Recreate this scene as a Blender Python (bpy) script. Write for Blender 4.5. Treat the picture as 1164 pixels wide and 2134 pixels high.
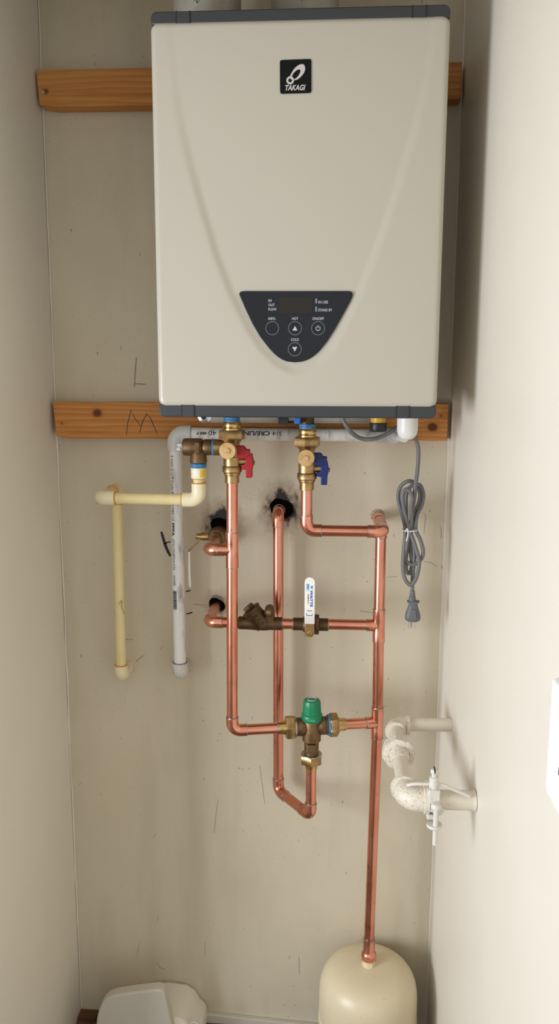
import bpy, bmesh, math, random
import numpy as np
from mathutils import Vector, Matrix

for o in list(bpy.data.objects):
    bpy.data.objects.remove(o)
scene = bpy.context.scene
COL = scene.collection

# ------------------------------------------------------------------ camera
cam_data = bpy.data.cameras.new('camera')
cam = bpy.data.objects.new('camera', cam_data)
COL.objects.link(cam)
cam_data.sensor_fit = 'VERTICAL'
cam_data.sensor_height = 24.0
cam_data.lens = 24.0 * 1650.0 / 2134.0
cam_data.clip_start = 0.02
RIGHT = Vector((0.99808683, 0.06173788, 0.003334))
DOWN = Vector((0.01342558, -0.16377652, -0.98640611))
FWD = Vector((-0.06035259, 0.9845637, -0.16429205))
m = Matrix((RIGHT, -DOWN, -FWD)).transposed().to_4x4()
m.translation = Vector((0.0, -1.70, 1.55))
cam.matrix_world = m
scene.camera = cam

# ------------------------------------------------------------------ light
world = bpy.data.worlds.new('daylight')
scene.world = world
world.use_nodes = True
bg = world.node_tree.nodes['Background']
bg.inputs[0].default_value = (0.97, 0.98, 1.0, 1.0)
bg.inputs[1].default_value = 0.95

def area_light(name, loc, target, sx, sy, power, colour):
    d = bpy.data.lights.new(name, 'AREA')
    d.shape = 'RECTANGLE'
    d.size, d.size_y, d.energy, d.color = sx, sy, power, colour
    o = bpy.data.objects.new(name, d)
    COL.objects.link(o)
    o.location = loc
    o.rotation_euler = (Vector(target) - Vector(loc)).to_track_quat('-Z', 'Y').to_euler()
    return o
# area light added left of the camera as assumed daylight; no doorway is built
area_light('assumed_daylight', (-1.62, -1.46, 1.05), (0.2, -0.3, 1.15), 0.75, 0.9, 34.0, (0.92, 0.98, 1.08))

scene.view_settings.view_transform = 'Standard'
scene.view_settings.look = 'None'
scene.view_settings.gamma = 1.0
scene.view_settings.use_curve_mapping = False
scene.view_settings.exposure = 0.0

# ------------------------------------------------------------------ materials
def srgb(r, g, b):
    f = lambda c: ((c / 255.0 + 0.055) / 1.055) ** 2.4 if c > 10 else c / 255.0 / 12.92
    return (f(r), f(g), f(b), 1.0)

class Mat:
    def __init__(self, name, colour, rough=0.5, metal=0.0, spec=0.5, coat=0.0):
        self.m = bpy.data.materials.new(name)
        self.m.use_nodes = True
        self.t = self.m.node_tree
        self.b = self.t.nodes['Principled BSDF']
        self.b.inputs['Base Color'].default_value = colour
        self.b.inputs['Roughness'].default_value = rough
        self.b.inputs['Metallic'].default_value = metal
        self.b.inputs['Specular IOR Level'].default_value = spec
        self.b.inputs['Coat Weight'].default_value = coat
        self.last = None
        self.colour = colour
    def n(self, kind, **kw):
        nd = self.t.nodes.new(kind)
        for k, v in kw.items():
            setattr(nd, k, v)
        return nd
    def link(self, a, b):
        self.t.links.new(a, b)
    def coords(self, scale=(1, 1, 1), loc=(0, 0, 0), rot=(0, 0, 0)):
        tc = self.n('ShaderNodeTexCoord')
        mp = self.n('ShaderNodeMapping')
        mp.inputs['Scale'].default_value = scale
        mp.inputs['Location'].default_value = loc
        mp.inputs['Rotation'].default_value = rot
        self.link(tc.outputs['Object'], mp.inputs['Vector'])
        return mp.outputs['Vector']
    def ramp(self, src, stops):
        r = self.n('ShaderNodeValToRGB')
        e = r.color_ramp.elements
        while len(e) < len(stops):
            e.new(0.5)
        for k, (p, c) in enumerate(stops):
            e[k].position = p
            e[k].color = c if isinstance(c, tuple) else (c, c, c, 1)
        self.link(src, r.inputs['Fac'])
        return r.outputs['Color']
    def noise(self, scale, mscale=(1, 1, 1), detail=4, rough=0.55, dist=0.0, loc=(0, 0, 0), rot=(0, 0, 0)):
        nd = self.n('ShaderNodeTexNoise')
        nd.inputs['Scale'].default_value = scale
        nd.inputs['Detail'].default_value = detail
        nd.inputs['Roughness'].default_value = rough
        nd.inputs['Distortion'].default_value = dist
        self.link(self.coords(mscale, loc, rot), nd.inputs['Vector'])
        return nd.outputs['Fac']
    def mix(self, fac, b, blend='MIX'):
        """lay colour b over what is there with the mask fac"""
        mx = self.n('ShaderNodeMix', data_type='RGBA', blend_type=blend)
        if hasattr(fac, 'links'):
            self.link(fac, mx.inputs['Factor'])
        else:
            mx.inputs['Factor'].default_value = fac
        if self.last is None:
            mx.inputs[6].default_value = self.colour
        else:
            self.link(self.last, mx.inputs[6])
        if hasattr(b, 'links'):
            self.link(b, mx.inputs[7])
        else:
            mx.inputs[7].default_value = b
        self.last = mx.outputs[2]
        self.link(self.last, self.b.inputs['Base Color'])
        return self
    def mottle(self, scale, colour, lo=0.45, hi=0.75, mscale=(1, 1, 1), detail=4, amount=1.0, loc=(0, 0, 0), dist=0.0):
        f = self.ramp(self.noise(scale, mscale, detail, loc=loc, dist=dist), [(lo, 0.0), (hi, amount)])
        return self.mix(f, colour)
    def bump(self, src, strength=0.2, dist=0.002):
        bp = self.n('ShaderNodeBump')
        bp.inputs['Strength'].default_value = strength
        bp.inputs['Distance'].default_value = dist
        self.link(src, bp.inputs['Height'])
        self.link(bp.outputs['Normal'], self.b.inputs['Normal'])
        return self
    def roughmap(self, src, lo, hi):
        mr = self.n('ShaderNodeMapRange')
        mr.inputs['To Min'].default_value = lo
        mr.inputs['To Max'].default_value = hi
        self.link(src, mr.inputs['Value'])
        self.link(mr.outputs['Result'], self.b.inputs['Roughness'])
        return self

def math_node(M, op, a, b=None):
    nd = M.n('ShaderNodeMath', operation=op)
    for k, v in enumerate((a, b)):
        if v is None:
            continue
        if hasattr(v, 'links'):
            M.link(v, nd.inputs[k])
        else:
            nd.inputs[k].default_value = v
    return nd.outputs[0]

PAINT = srgb(222, 215, 200)

def paint_material(name, grubby, holes=()):
    M = Mat(name, PAINT if grubby else srgb(230, 223, 208), 0.42, spec=0.35)
    M.mottle(2.2, srgb(212, 203, 183) if grubby else srgb(224, 217, 201), 0.4, 0.75)
    if grubby:
        M.mix(0.55, srgb(200, 186, 154))
    if grubby:
        # faint runs down the wall
        M.mottle(9.0, srgb(184, 172, 148), 0.5, 0.82, (1.0, 1.0, 0.12), 5, 0.75)
        M.mottle(3.0, srgb(178, 166, 142), 0.52, 0.8, (1, 1, 0.6), 6, 0.5, (3, 1, 5))
        # specks of dirt: voronoi cells, only some of them, more where the mask noise is high
        for sc, ms, thr, dens, loc in ((62, (1, 1, 0.8), 0.10, 0.62, (0, 0, 0)), (34, (1.0, 1.0, 0.34), 0.06, 0.58, (7, 3, 2)), (130, (1, 1, 0.8), 0.13, 0.55, (2, 9, 4)), (24, (1.0, 1.0, 0.7), 0.05, 0.5, (1, 6, 9))):
            vo = M.n('ShaderNodeTexVoronoi')
            vo.inputs['Scale'].default_value = sc
            M.link(M.coords(ms, loc), vo.inputs['Vector'])
            near = M.ramp(vo.outputs['Distance'], [(thr * 0.55, 1.0), (thr, 0.0)])
            pick = M.ramp(vo.outputs['Color'], [(dens, 0.0), (dens + 0.02, 1.0)])
            where = M.ramp(M.noise(3.1, loc=(loc[1], 1, 2)), [(0.40, 0.0), (0.60, 1.0)])
            f = math_node(M, 'MULTIPLY', near, pick)
            f = math_node(M, 'MULTIPLY', f, where)
            f = math_node(M, 'MULTIPLY', f, 0.7)
            M.mix(f, srgb(78, 66, 50))
    for (hx, hz, hr, amt) in holes:
        # soot left by the soldering torch round a pipe hole
        tc = M.n('ShaderNodeTexCoord')
        vm = M.n('ShaderNodeVectorMath', operation='SUBTRACT')
        M.link(tc.outputs['Object'], vm.inputs[0])
        vm.inputs[1].default_value = (hx, 0.0, hz)
        fl = M.n('ShaderNodeVectorMath', operation='MULTIPLY')
        M.link(vm.outputs[0], fl.inputs[0])
        fl.inputs[1].default_value = (1.0, 0.0, 0.85)
        ln = M.n('ShaderNodeVectorMath', operation='LENGTH')
        M.link(fl.outputs[0], ln.inputs[0])
        nz = M.noise(55.0, (1, 1, 0.7), 5, 0.6)
        d = math_node(M, 'ADD', ln.outputs['Value'], math_node(M, 'MULTIPLY', math_node(M, 'SUBTRACT', nz, 0.5), hr * 1.9))
        M.mix(M.ramp(d, [(hr * 0.85, 0.75 * amt), (hr * 2.0, 0.0)]), srgb(132, 104, 80))
        M.mix(M.ramp(d, [(hr * 0.80, 0.98 * amt), (hr * 1.12, 0.0)]), srgb(22, 18, 16))
    M.bump(M.noise(160.0, detail=3), 0.12, 0.001)
    return M.m

def wood_material(name, knots):
    M = Mat(name, srgb(204, 142, 76), 0.55, spec=0.3)
    w = M.n('ShaderNodeTexWave', wave_type='BANDS', bands_direction='Z', wave_profile='SAW')
    w.inputs['Scale'].default_value = 9.0
    w.inputs['Distortion'].default_value = 7.0
    w.inputs['Detail'].default_value = 3.0
    w.inputs['Detail Scale'].default_value = 0.9
    M.link(M.coords((0.35, 1.0, 3.0)), w.inputs['Vector'])
    M.mix(M.ramp(w.outputs['Fac'], [(0.1, 0.0), (0.85, 0.75)]), srgb(176, 110, 50))
    M.mottle(70, srgb(160, 98, 44), 0.5, 0.72, (0.06, 1, 1.4), 4, 0.6)
    M.mottle(6, srgb(220, 164, 96), 0.5, 0.75, (0.5, 1, 1.6), 3, 0.55, (2, 1, 8))
    for (kx, kz, kr) in knots:
        tc = M.n('ShaderNodeTexCoord')
        vm = M.n('ShaderNodeVectorMath', operation='SUBTRACT')
        M.link(tc.outputs['Object'], vm.inputs[0])
        vm.inputs[1].default_value = (kx, 0.0, kz)
        fl = M.n('ShaderNodeVectorMath', operation='MULTIPLY')
        M.link(vm.outputs[0], fl.inputs[0])
        fl.inputs[1].default_value = (0.85, 0.0, 1.0)
        ln = M.n('ShaderNodeVectorMath', operation='LENGTH')
        M.link(fl.outputs[0], ln.inputs[0])
        d = math_node(M, 'ADD', ln.outputs['Value'], math_node(M, 'MULTIPLY', M.noise(60.0), kr * 0.3))
        M.mix(M.ramp(d, [(kr * 1.0, 0.8), (kr * 1.5, 0.25), (kr * 2.4, 0.0)]), srgb(170, 104, 50))
        M.mix(M.ramp(d, [(kr * 0.85, 1.0), (kr * 1.15, 0.0)]), srgb(92, 44, 20))
    M.bump(M.noise(70, (0.06, 1, 1.4)), 0.25, 0.001)
    return M.m

M = Mat('copper', srgb(226, 156, 130), 0.30, 1.0)
M.mottle(14, srgb(204, 124, 98), 0.42, 0.7, (1, 1, 0.5), 5, 0.8)
M.mottle(45, srgb(112, 62, 44), 0.60, 0.78, (1, 1, 0.7), 6, 0.8, (5, 2, 1))
M.roughmap(M.noise(20), 0.15, 0.34)
COPPER = M.m
M = Mat('copper_fitting', srgb(228, 158, 132), 0.3, 1.0)
M.mottle(30, srgb(202, 122, 96), 0.45, 0.7, detail=5, amount=0.8)
M.mottle(70, srgb(110, 60, 40), 0.66, 0.8, detail=6, amount=0.7, loc=(1, 4, 3))
M.roughmap(M.noise(24), 0.15, 0.34)
COPPER_FIT = M.m
SOLDER = Mat('solder', srgb(176, 172, 164), 0.35, 1.0).mottle(200, srgb(110, 100, 92), 0.5, 0.7).m
M = Mat('brass', srgb(178, 148, 102), 0.38, 1.0)
M.mottle(60, srgb(136, 106, 68), 0.42, 0.7, detail=5, amount=0.85)
M.bump(M.noise(400), 0.08, 0.0006)
BRASS = M.m
M = Mat('bright_brass', srgb(200, 168, 108), 0.25, 1.0)
M.mottle(80, srgb(160, 122, 62), 0.5, 0.72, detail=5, amount=0.7)
BRASS_BRIGHT = M.m
M = Mat('cast_brass_face', srgb(206, 172, 120), 0.55, 0.75)
M.mottle(90, srgb(172, 136, 84), 0.45, 0.72, detail=5, amount=0.7)
BRASS_FACE = M.m
M = Mat('cast_bronze', srgb(124, 98, 68), 0.5, 0.85)
M.mottle(50, srgb(92, 70, 46), 0.42, 0.7, detail=6, amount=0.9)
M.bump(M.noise(300), 0.25, 0.0008)
BRONZE = M.m
M = Mat('dark_bronze', srgb(98, 76, 52), 0.5, 0.8)
M.mottle(50, srgb(70, 52, 34), 0.42, 0.7, detail=6, amount=0.9)
M.bump(M.noise(260), 0.3, 0.0009)
BRONZE_DARK = M.m
STEEL = Mat('steel', srgb(200, 200, 198), 0.25, 1.0).m
ZINC = Mat('zinc_plate', srgb(178, 172, 158), 0.5, 0.45).mottle(25, srgb(158, 152, 138), 0.4, 0.7).m
BLACK = Mat('black_plastic', srgb(24, 24, 26), 0.45).m
PANEL = Mat('panel_plastic', srgb(26, 29, 34), 0.38, spec=0.3).mottle(4, srgb(22, 24, 27), 0.4, 0.7).m
BAND = Mat('slate_plastic', srgb(50, 52, 54), 0.42).m
LOGO_BLACK = Mat('logo_black', srgb(5, 5, 6), 0.5, spec=0.2).m
LOGO_SILVER = Mat('logo_silver', srgb(196, 188, 182), 0.4).m
DISPLAY = Mat('dead_display', srgb(38, 34, 28), 0.3, spec=0.3).m
PRINT = Mat('pale_print', srgb(186, 186, 188), 0.5).m
PRINT_DIM = Mat('grey_print', srgb(128, 130, 132), 0.5).m
COVER = Mat('cream_enamel', srgb(184, 177, 161), 0.3, spec=0.5).m
RED = Mat('red_plastic', srgb(164, 4, 20), 0.42).m
BLUE = Mat('blue_plastic', srgb(6, 24, 98), 0.42).m
TAPE = Mat('blue_sealant', srgb(62, 124, 172), 0.5).mottle(160, srgb(34, 66, 104), 0.5, 0.7).m
GREEN_LIGHT = Mat('light_green_print', srgb(120, 190, 150), 0.5).m
GREEN = Mat('green_plastic', srgb(0, 122, 76), 0.34).m
GREY_RUBBER = Mat('grey_rubber', srgb(108, 107, 106), 0.5).m
GREY_PLUG = Mat('grey_plug', srgb(100, 102, 104), 0.5).m
M = Mat('cpvc', srgb(232, 214, 158), 0.38)
M.mottle(30, srgb(208, 182, 118), 0.5, 0.78, (1, 1, 0.5), 5, 0.6)
CPVC = M.m
M = Mat('cpvc_fitting', srgb(238, 226, 190), 0.38)
M.mottle(40, srgb(224, 204, 152), 0.52, 0.75, detail=5, amount=0.6)
CPVC_FIT = M.m
AMBER = Mat('amber_cement', srgb(206, 144, 40), 0.3).m
M = Mat('pvc', srgb(226, 223, 217), 0.4)
M.mottle(20, srgb(176, 170, 160), 0.5, 0.72, (1, 1, 0.35), 6, 0.7)
M.mottle(60, srgb(120, 112, 102), 0.56, 0.72, (1, 1, 0.22), 6, 0.75, (4, 6, 1))
PVC = M.m
PVC_FIT = Mat('pvc_fitting', srgb(206, 205, 202), 0.36).mottle(60, srgb(176, 172, 166), 0.58, 0.75, (1, 1, 1), 5, 0.6).m
M = Mat('scuffed_pvc', srgb(206, 202, 194), 0.5)
M.mottle(70, srgb(120, 114, 106), 0.54, 0.66, (1, 1, 0.8), 6, 0.8)
PVC_SCUFF = M.m
WHITE_TRAP = Mat('white_trap', srgb(232, 229, 222), 0.35).mottle(50, srgb(188, 180, 166), 0.62, 0.74, (1, 1, 0.5), 5, 0.7).m
M = Mat('painted_iron', srgb(222, 214, 196), 0.5)
M.mottle(330, srgb(164, 138, 104), 0.52, 0.70, detail=6, amount=0.9)
M.mottle(240, srgb(110, 84, 58), 0.68, 0.76, detail=4, amount=0.8, loc=(3, 5, 1))
M.bump(M.noise(150), 0.25, 0.001)
IRON = M.m
M = Mat('painted_pipe', srgb(218, 208, 188), 0.45)
M.mottle(90, srgb(172, 152, 122), 0.62, 0.76, detail=6, amount=0.7)
IRON_PIPE = M.m
CLAMP_PAINT = Mat('clamp_paint', srgb(216, 211, 200), 0.45).mottle(90, srgb(180, 170, 150), 0.62, 0.75, detail=5).m
M = Mat('tank_enamel', srgb(214, 200, 168), 0.36)
M.mottle(5, srgb(204, 190, 156), 0.4, 0.7)
M.mottle(60, srgb(160, 144, 112), 0.68, 0.74, detail=5, amount=0.6)
TANK = M.m
WHITE_PLASTIC = Mat('white_plastic', srgb(244, 244, 246), 0.35).m
LEVER_WHITE = Mat('lever_white', srgb(236, 232, 222), 0.4).m
PRINT_BLUE = Mat('blue_print', srgb(16, 84, 172), 0.5).m
PRINT_LBLUE = Mat('light_blue_print', srgb(96, 158, 204), 0.5).m
PRINT_BLACK = Mat('black_print', srgb(38, 36, 38), 0.6).m
INK = Mat('marker_ink', srgb(34, 22, 46), 0.5).m
SCRATCH = Mat('scuff', srgb(160, 147, 125), 0.6).m
PENCIL = Mat('pencil', srgb(140, 127, 106), 0.6).m
CRAYON = Mat('grey_crayon', srgb(62, 58, 46), 0.7).m
YELLOW = Mat('yellow_plastic', srgb(206, 158, 30), 0.4).m
YELLOW_LABEL = Mat('yellow_label', srgb(236, 196, 52), 0.5).m
PAPER = Mat('paper_label', srgb(238, 232, 208), 0.5).m
BLUE_PLUG = Mat('blue_connector', srgb(24, 106, 196), 0.4).m
M = Mat('concrete', srgb(112, 98, 80), 0.8)
M.mottle(12, srgb(84, 70, 54), 0.4, 0.7, detail=6)
CONCRETE = M.m
BROWN = Mat('bare_wood', srgb(110, 72, 46), 0.7).mottle(30, srgb(66, 40, 26), 0.4, 0.7, (0.3, 1, 1)).m
CAVITY = Mat('wall_cavity', srgb(40, 32, 26), 0.9).m
M = Mat('painted_plaster', srgb(198, 193, 178), 0.55)
M.mottle(90, srgb(132, 112, 90), 0.68, 0.74, detail=5, amount=0.6)
PLASTER = M.m
PLASTER_RING = Mat('dirty_plaster', srgb(176, 162, 138), 0.6).mottle(160, srgb(96, 82, 66), 0.5, 0.7).m

# ------------------------------------------------------------------ mesh helpers
V = Vector
UP, FRONT, BACK = V((0, 0, 1)), V((0, -1, 0)), V((0, 1, 0))
XP, XN, ZP, ZN = V((1, 0, 0)), V((-1, 0, 0)), V((0, 0, 1)), V((0, 0, -1))

def frame(axis):
    a = V(axis).normalized()
    ref = V((0, 0, 1)) if abs(a.z) < 0.9 else V((1, 0, 0))
    u = a.cross(ref).normalized()
    return a, u, a.cross(u).normalized()

class MB:
    def __init__(self):
        self.v, self.f = [], []
    def add(self, verts, faces):
        b = len(self.v)
        self.v += [tuple(p) for p in verts]
        self.f += [tuple(i + b for i in f) for f in faces]
        return self
    def lathe(self, profile, origin, axis, seg=28, phase=0.0):
        """profile: (distance along the axis, radius)"""
        a, u, w = frame(axis)
        o = V(origin)
        vs, fs, rings = [], [], []
        for t, r in profile:
            if r <= 1e-6:
                rings.append([len(vs)])
                vs.append(o + a * t)
            else:
                rings.append(list(range(len(vs), len(vs) + seg)))
                for k in range(seg):
                    g = phase + 2 * math.pi * k / seg
                    vs.append(o + a * t + (u * math.cos(g) + w * math.sin(g)) * r)
        for A, B in zip(rings, rings[1:]):
            for k in range(seg):
                k2 = (k + 1) % seg
                if len(A) == 1 and len(B) == 1:
                    continue
                if len(A) == 1:
                    fs.append((A[0], B[k2], B[k]))
                elif len(B) == 1:
                    fs.append((A[k], A[k2], B[0]))
                else:
                    fs.append((A[k], A[k2], B[k2], B[k]))
        if len(rings[0]) > 1:
            fs.append(tuple(reversed(rings[0])))
        if len(rings[-1]) > 1:
            fs.append(tuple(rings[-1]))
        return self.add(vs, fs)
    def cyl(self, a, b, r, seg=24, bev=0.0):
        a, b = V(a), V(b)
        L = (b - a).length
        if bev:
            return self.lathe([(0, r - bev), (bev, r), (L - bev, r), (L, r - bev)], a, b - a, seg)
        return self.lathe([(0, r), (L, r)], a, b - a, seg)
    def hexnut(self, a, b, r, phase=0.0):
        a, b = V(a), V(b)
        L = (b - a).length
        c = min(0.0025, L * 0.2)
        return self.lathe([(0, r * 0.93), (c, r), (L - c, r), (L, r * 0.93)], a, b - a, 6, phase)
    def tube(self, path, r, seg=16, cap=True):
        pts = [V(p) for p in path]
        n = len(pts)
        rs = r if isinstance(r, (list, tuple)) else [r] * n
        tang = []
        for k in range(n):
            t = (pts[min(k + 1, n - 1)] - pts[max(k - 1, 0)])
            tang.append(t.normalized())
        a, u, w = frame(tang[0])
        vs, fs = [], []
        for k in range(n):
            t = tang[k]
            u = (u - t * u.dot(t)).normalized()
            w = t.cross(u)
            for s in range(seg):
                g = 2 * math.pi * s / seg
                vs.append(pts[k] + (u * math.cos(g) + w * math.sin(g)) * rs[k])
        for k in range(n - 1):
            for s in range(seg):
                s2 = (s + 1) % seg
                fs.append((k * seg + s, k * seg + s2, (k + 1) * seg + s2, (k + 1) * seg + s))
        if cap:
            fs.append(tuple(reversed(range(seg))))
            fs.append(tuple(range((n - 1) * seg, n * seg)))
        return self.add(vs, fs)
    def box(self, lo, hi):
        x0, y0, z0 = lo
        x1, y1, z1 = hi
        vs = [(x, y, z) for x in (x0, x1) for y in (y0, y1) for z in (z0, z1)]
        fs = [(0, 1, 3, 2), (4, 6, 7, 5), (0, 4, 5, 1), (2, 3, 7, 6), (0, 2, 6, 4), (1, 5, 7, 3)]
        return self.add(vs, fs)
    def obox(self, c, u, v, w, su, sv, sw):
        c, u, v, w = V(c), V(u).normalized(), V(v).normalized(), V(w).normalized()
        vs = [c + u * (a * su / 2) + v * (b * sv / 2) + w * (d * sw / 2) for a in (-1, 1) for b in (-1, 1) for d in (-1, 1)]
        fs = [(0, 1, 3, 2), (4, 6, 7, 5), (0, 4, 5, 1), (2, 3, 7, 6), (0, 2, 6, 4), (1, 5, 7, 3)]
        return self.add(vs, fs)
    def prism(self, pts, vec):
        """closed outline of 3-D points pushed along vec"""
        vec = V(vec)
        n = len(pts)
        vs = [V(p) for p in pts] + [V(p) + vec for p in pts]
        fs = [tuple(reversed(range(n))), tuple(range(n, 2 * n))]
        fs += [(k, (k + 1) % n, n + (k + 1) % n, n + k) for k in range(n)]
        return self.add(vs, fs)
    def xz(self, pts, y0, y1):
        return self.prism([(x, y1, z) for x, z in pts], (0, y0 - y1, 0))
    def stroke(self, pts, width, y, thick=0.0005, taper=True):
        """a flat drawn line on a wall that faces the camera, pts in (x, z)"""
        ps = [V((x, 0, z)) for x, z in pts]
        n = len(ps)
        L, Rr = [], []
        for k in range(n):
            t = (ps[min(k + 1, n - 1)] - ps[max(k - 1, 0)]).normalized()
            s = V((-t.z, 0, t.x))
            w = width * (0.5 if not taper else 0.5 * (0.55 + 0.45 * math.sin(math.pi * (k + 0.6) / (n + 0.2))))
            L.append(ps[k] + s * w)
            Rr.append(ps[k] - s * w)
        for k in range(n - 1):
            q = [L[k], L[k + 1], Rr[k + 1], Rr[k]]
            self.prism([(p.x, y, p.z) for p in q], (0, -thick, 0))
        return self
    def build(self, name, mat, parent=None, bevel=0.0, seg=2, angle=38, smooth=True):
        me = bpy.data.meshes.new(name)
        me.from_pydata([tuple(p) for p in self.v], [], self.f)
        bm = bmesh.new()
        bm.from_mesh(me)
        bmesh.ops.recalc_face_normals(bm, faces=bm.faces)
        bm.to_mesh(me)
        bm.free()
        if smooth:
            me.polygons.foreach_set('use_smooth', [True] * len(me.polygons))
            me.set_sharp_from_angle(angle=math.radians(angle))
        me.materials.append(mat)
        o = bpy.data.objects.new(name, me)
        COL.objects.link(o)
        if parent is not None:
            o.parent = parent
            o.matrix_parent_inverse = Matrix.Translation(-parent.location) if parent.parent is None else Matrix.Identity(4)
        if bevel:
            b = o.modifiers.new('bevel', 'BEVEL')
            b.width, b.segments, b.limit_method, b.angle_limit = bevel, seg, 'ANGLE', math.radians(40)
            b.harden_normals = False
        return o

def thing(name, label, cat, loc, group=None):
    o = bpy.data.objects.new(name, None)
    o.empty_display_size = 0.05
    COL.objects.link(o)
    o.location = loc
    o['label'], o['category'] = label, cat
    if group:
        o['group'] = group
    return o

def struct(o, label):
    o['kind'] = 'structure'
    o['label'] = label
    return o

def fillet(pts, R, n=8):
    """polyline with its inner corners rounded to radius R"""
    pts = [V(p) for p in pts]
    out = [pts[0]]
    for k in range(1, len(pts) - 1):
        a, c, b = pts[k - 1], pts[k], pts[k + 1]
        da, db = (a - c).normalized(), (b - c).normalized()
        th = da.angle(db)
        t = R / math.tan(th / 2)
        s, e = c + da * t, c + db * t
        ctr = c + (da + db).normalized() * (R / math.sin(th / 2))
        v0, v1 = s - ctr, e - ctr
        tot = v0.angle(v1)
        ax = v0.cross(v1).normalized()
        for i in range(n + 1):
            out.append(ctr + Matrix.Rotation(tot * i / n, 3, ax) @ v0)
    out.append(pts[-1])
    return out

def spline(pts, n=8):
    ps = [V(p) for p in pts]
    ps = [ps[0] * 2 - ps[1]] + ps + [ps[-1] * 2 - ps[-2]]
    out = []
    for k in range(1, len(ps) - 2):
        a, b, c, d = ps[k - 1:k + 3]
        for i in range(n):
            t = i / n
            out.append(0.5 * ((2 * b) + (c - a) * t + (2 * a - 5 * b + 4 * c - d) * t * t + (3 * b - a - 3 * c + d) * t ** 3))
    out.append(ps[-2])
    return out

def text_mesh(body, size, shear=0.0, bold=0.0, align='LEFT', spacing=1.0):
    c = bpy.data.curves.new('lettering', 'FONT')
    c.body, c.size, c.shear, c.offset = body, 1.0, shear, bold
    c.align_x = align
    c.space_character = spacing
    c.resolution_u = 3
    o = bpy.data.objects.new('lettering', c)
    COL.objects.link(o)
    bpy.context.view_layer.update()
    dg = bpy.context.evaluated_depsgraph_get()
    me = bpy.data.meshes.new_from_object(o.evaluated_get(dg))
    bpy.data.objects.remove(o)
    vs = [(v.co.x * size, v.co.y * size) for v in me.vertices]
    fs = [tuple(p.vertices) for p in me.polygons]
    bpy.data.meshes.remove(me)
    return vs, fs

def lettering(body, size, mat, parent, origin, right, up, name='lettering', width=None, wrap=None, yoff=0.0, **kw):
    """flat print: origin, reading direction, up direction; width fits the line to a length; wrap = pipe radius"""
    vs, fs = text_mesh(body, size, **kw)
    if width:
        x0 = min(v[0] for v in vs)
        x1 = max(v[0] for v in vs)
        vs = [((x - x0) * width / (x1 - x0), y) for x, y in vs]
    if wrap:      # more points so the print follows the pipe
        bm = bmesh.new()
        bv_ = [bm.verts.new((x, y, 0)) for x, y in vs]
        for f in fs:
            try:
                bm.faces.new([bv_[i] for i in f])
            except ValueError:
                pass
        bmesh.ops.triangulate(bm, faces=bm.faces[:])
        bmesh.ops.subdivide_edges(bm, edges=bm.edges[:], cuts=3, use_grid_fill=True)
        bm.verts.index_update()
        vs = [(v.co.x, v.co.y) for v in bm.verts]
        fs = [tuple(v.index for v in f.verts) for f in bm.faces]
        bm.free()
    o, r, u = V(origin), V(right).normalized(), V(up).normalized()
    nrm = r.cross(u).normalized()
    out = []
    for x, y in vs:
        if wrap:
            g = (y + yoff) / wrap
            out.append(o + r * x + u * (math.sin(g) * wrap) + nrm * (math.cos(g) * wrap - wrap))
        else:
            out.append(o + r * x + u * y)
    return MB().add(out, fs).build(name, mat, parent, smooth=False)

# ------------------------------------------------------------------ the closet
XL, XR = -0.593, 0.254
HOLES = [  # where pipes go through the back wall: x, z, radius, soot
    (-0.2330, 1.2290, 0.023, 1.0),
    (-0.2440, 1.0530, 0.0175, 0.55),
    (-0.1000, 1.2740, 0.024, 1.0),
]
PAINT_BACK = paint_material('grubby_cream_paint', True, [(-0.231, 1.237, 0.029, 1.0), (-0.242, 1.056, 0.018, 0.6), (-0.098, 1.277, 0.031, 1.0)])
PAINT_SIDE = paint_material('cream_paint', False)

random.seed(4)
def cut_holes(wall):
    cutters = []
    for (hx, hz, hr, s) in HOLES:
        pts = []
        for k in range(40):
            g = 2 * math.pi * k / 40
            r = hr * (1 + 0.10 * math.sin(2 * g + hx * 40) + 0.04 * math.sin(3 * g + 1) + random.uniform(-0.05, 0.05))
            pts.append((hx + r * math.cos(g), hz + r * math.sin(g)))
        c = MB().xz(pts, -0.05, 0.05).build('cutter', CAVITY, smooth=False)
        cutters.append(c)
        b = wall.modifiers.new('hole', 'BOOLEAN')
        b.operation, b.object, b.solver = 'DIFFERENCE', c, 'EXACT'
    bpy.context.view_layer.update()
    dg = bpy.context.evaluated_depsgraph_get()
    me = bpy.data.meshes.new_from_object(wall.evaluated_get(dg))
    wall.modifiers.clear()
    wall.data = me
    for c in cutters:
        bpy.data.objects.remove(c)

wall_back = MB().box((XL - 0.1, 0.0, 0.0), (XR + 0.1, 0.014, 2.44)).build('wall_back', PAINT_BACK, smooth=False)
cut_holes(wall_back)
struct(wall_back, 'grubby cream painted back wall with pipe holes and scuffs')
cv = MB().box((XL - 0.1, 0.11, 0.0), (XR + 0.1, 0.12, 2.44)).build('cavity_back', CAVITY, wall_back, smooth=False)
struct(MB().box((XL - 0.11, -0.46, 0.0), (XL, 0.0, 2.44)).build('wall_left', PAINT_SIDE, smooth=False), 'cream painted closet wall beside the ivory pipe')
wall_right = struct(MB().box((XR, -0.985, 0.0), (XR + 0.11, 0.0, 2.44)).build('wall_right', PAINT_SIDE, smooth=False), 'bright cream painted closet wall beside the heater')
struct(MB().box((-3.2, -4.2, -0.06), (XR + 0.11, 0.12, 0.0)).build('floor', CONCRETE, smooth=False), 'dull brown concrete floor')
struct(MB().box((XL - 0.9, -2.6, 2.44), (XR + 0.9, 0.12, 2.50)).build('ceiling', PAINT_SIDE, smooth=False), 'cream painted ceiling stretched past the closet to darken its top')  # out of view, run on towards the camera so the upper walls darken
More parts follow.
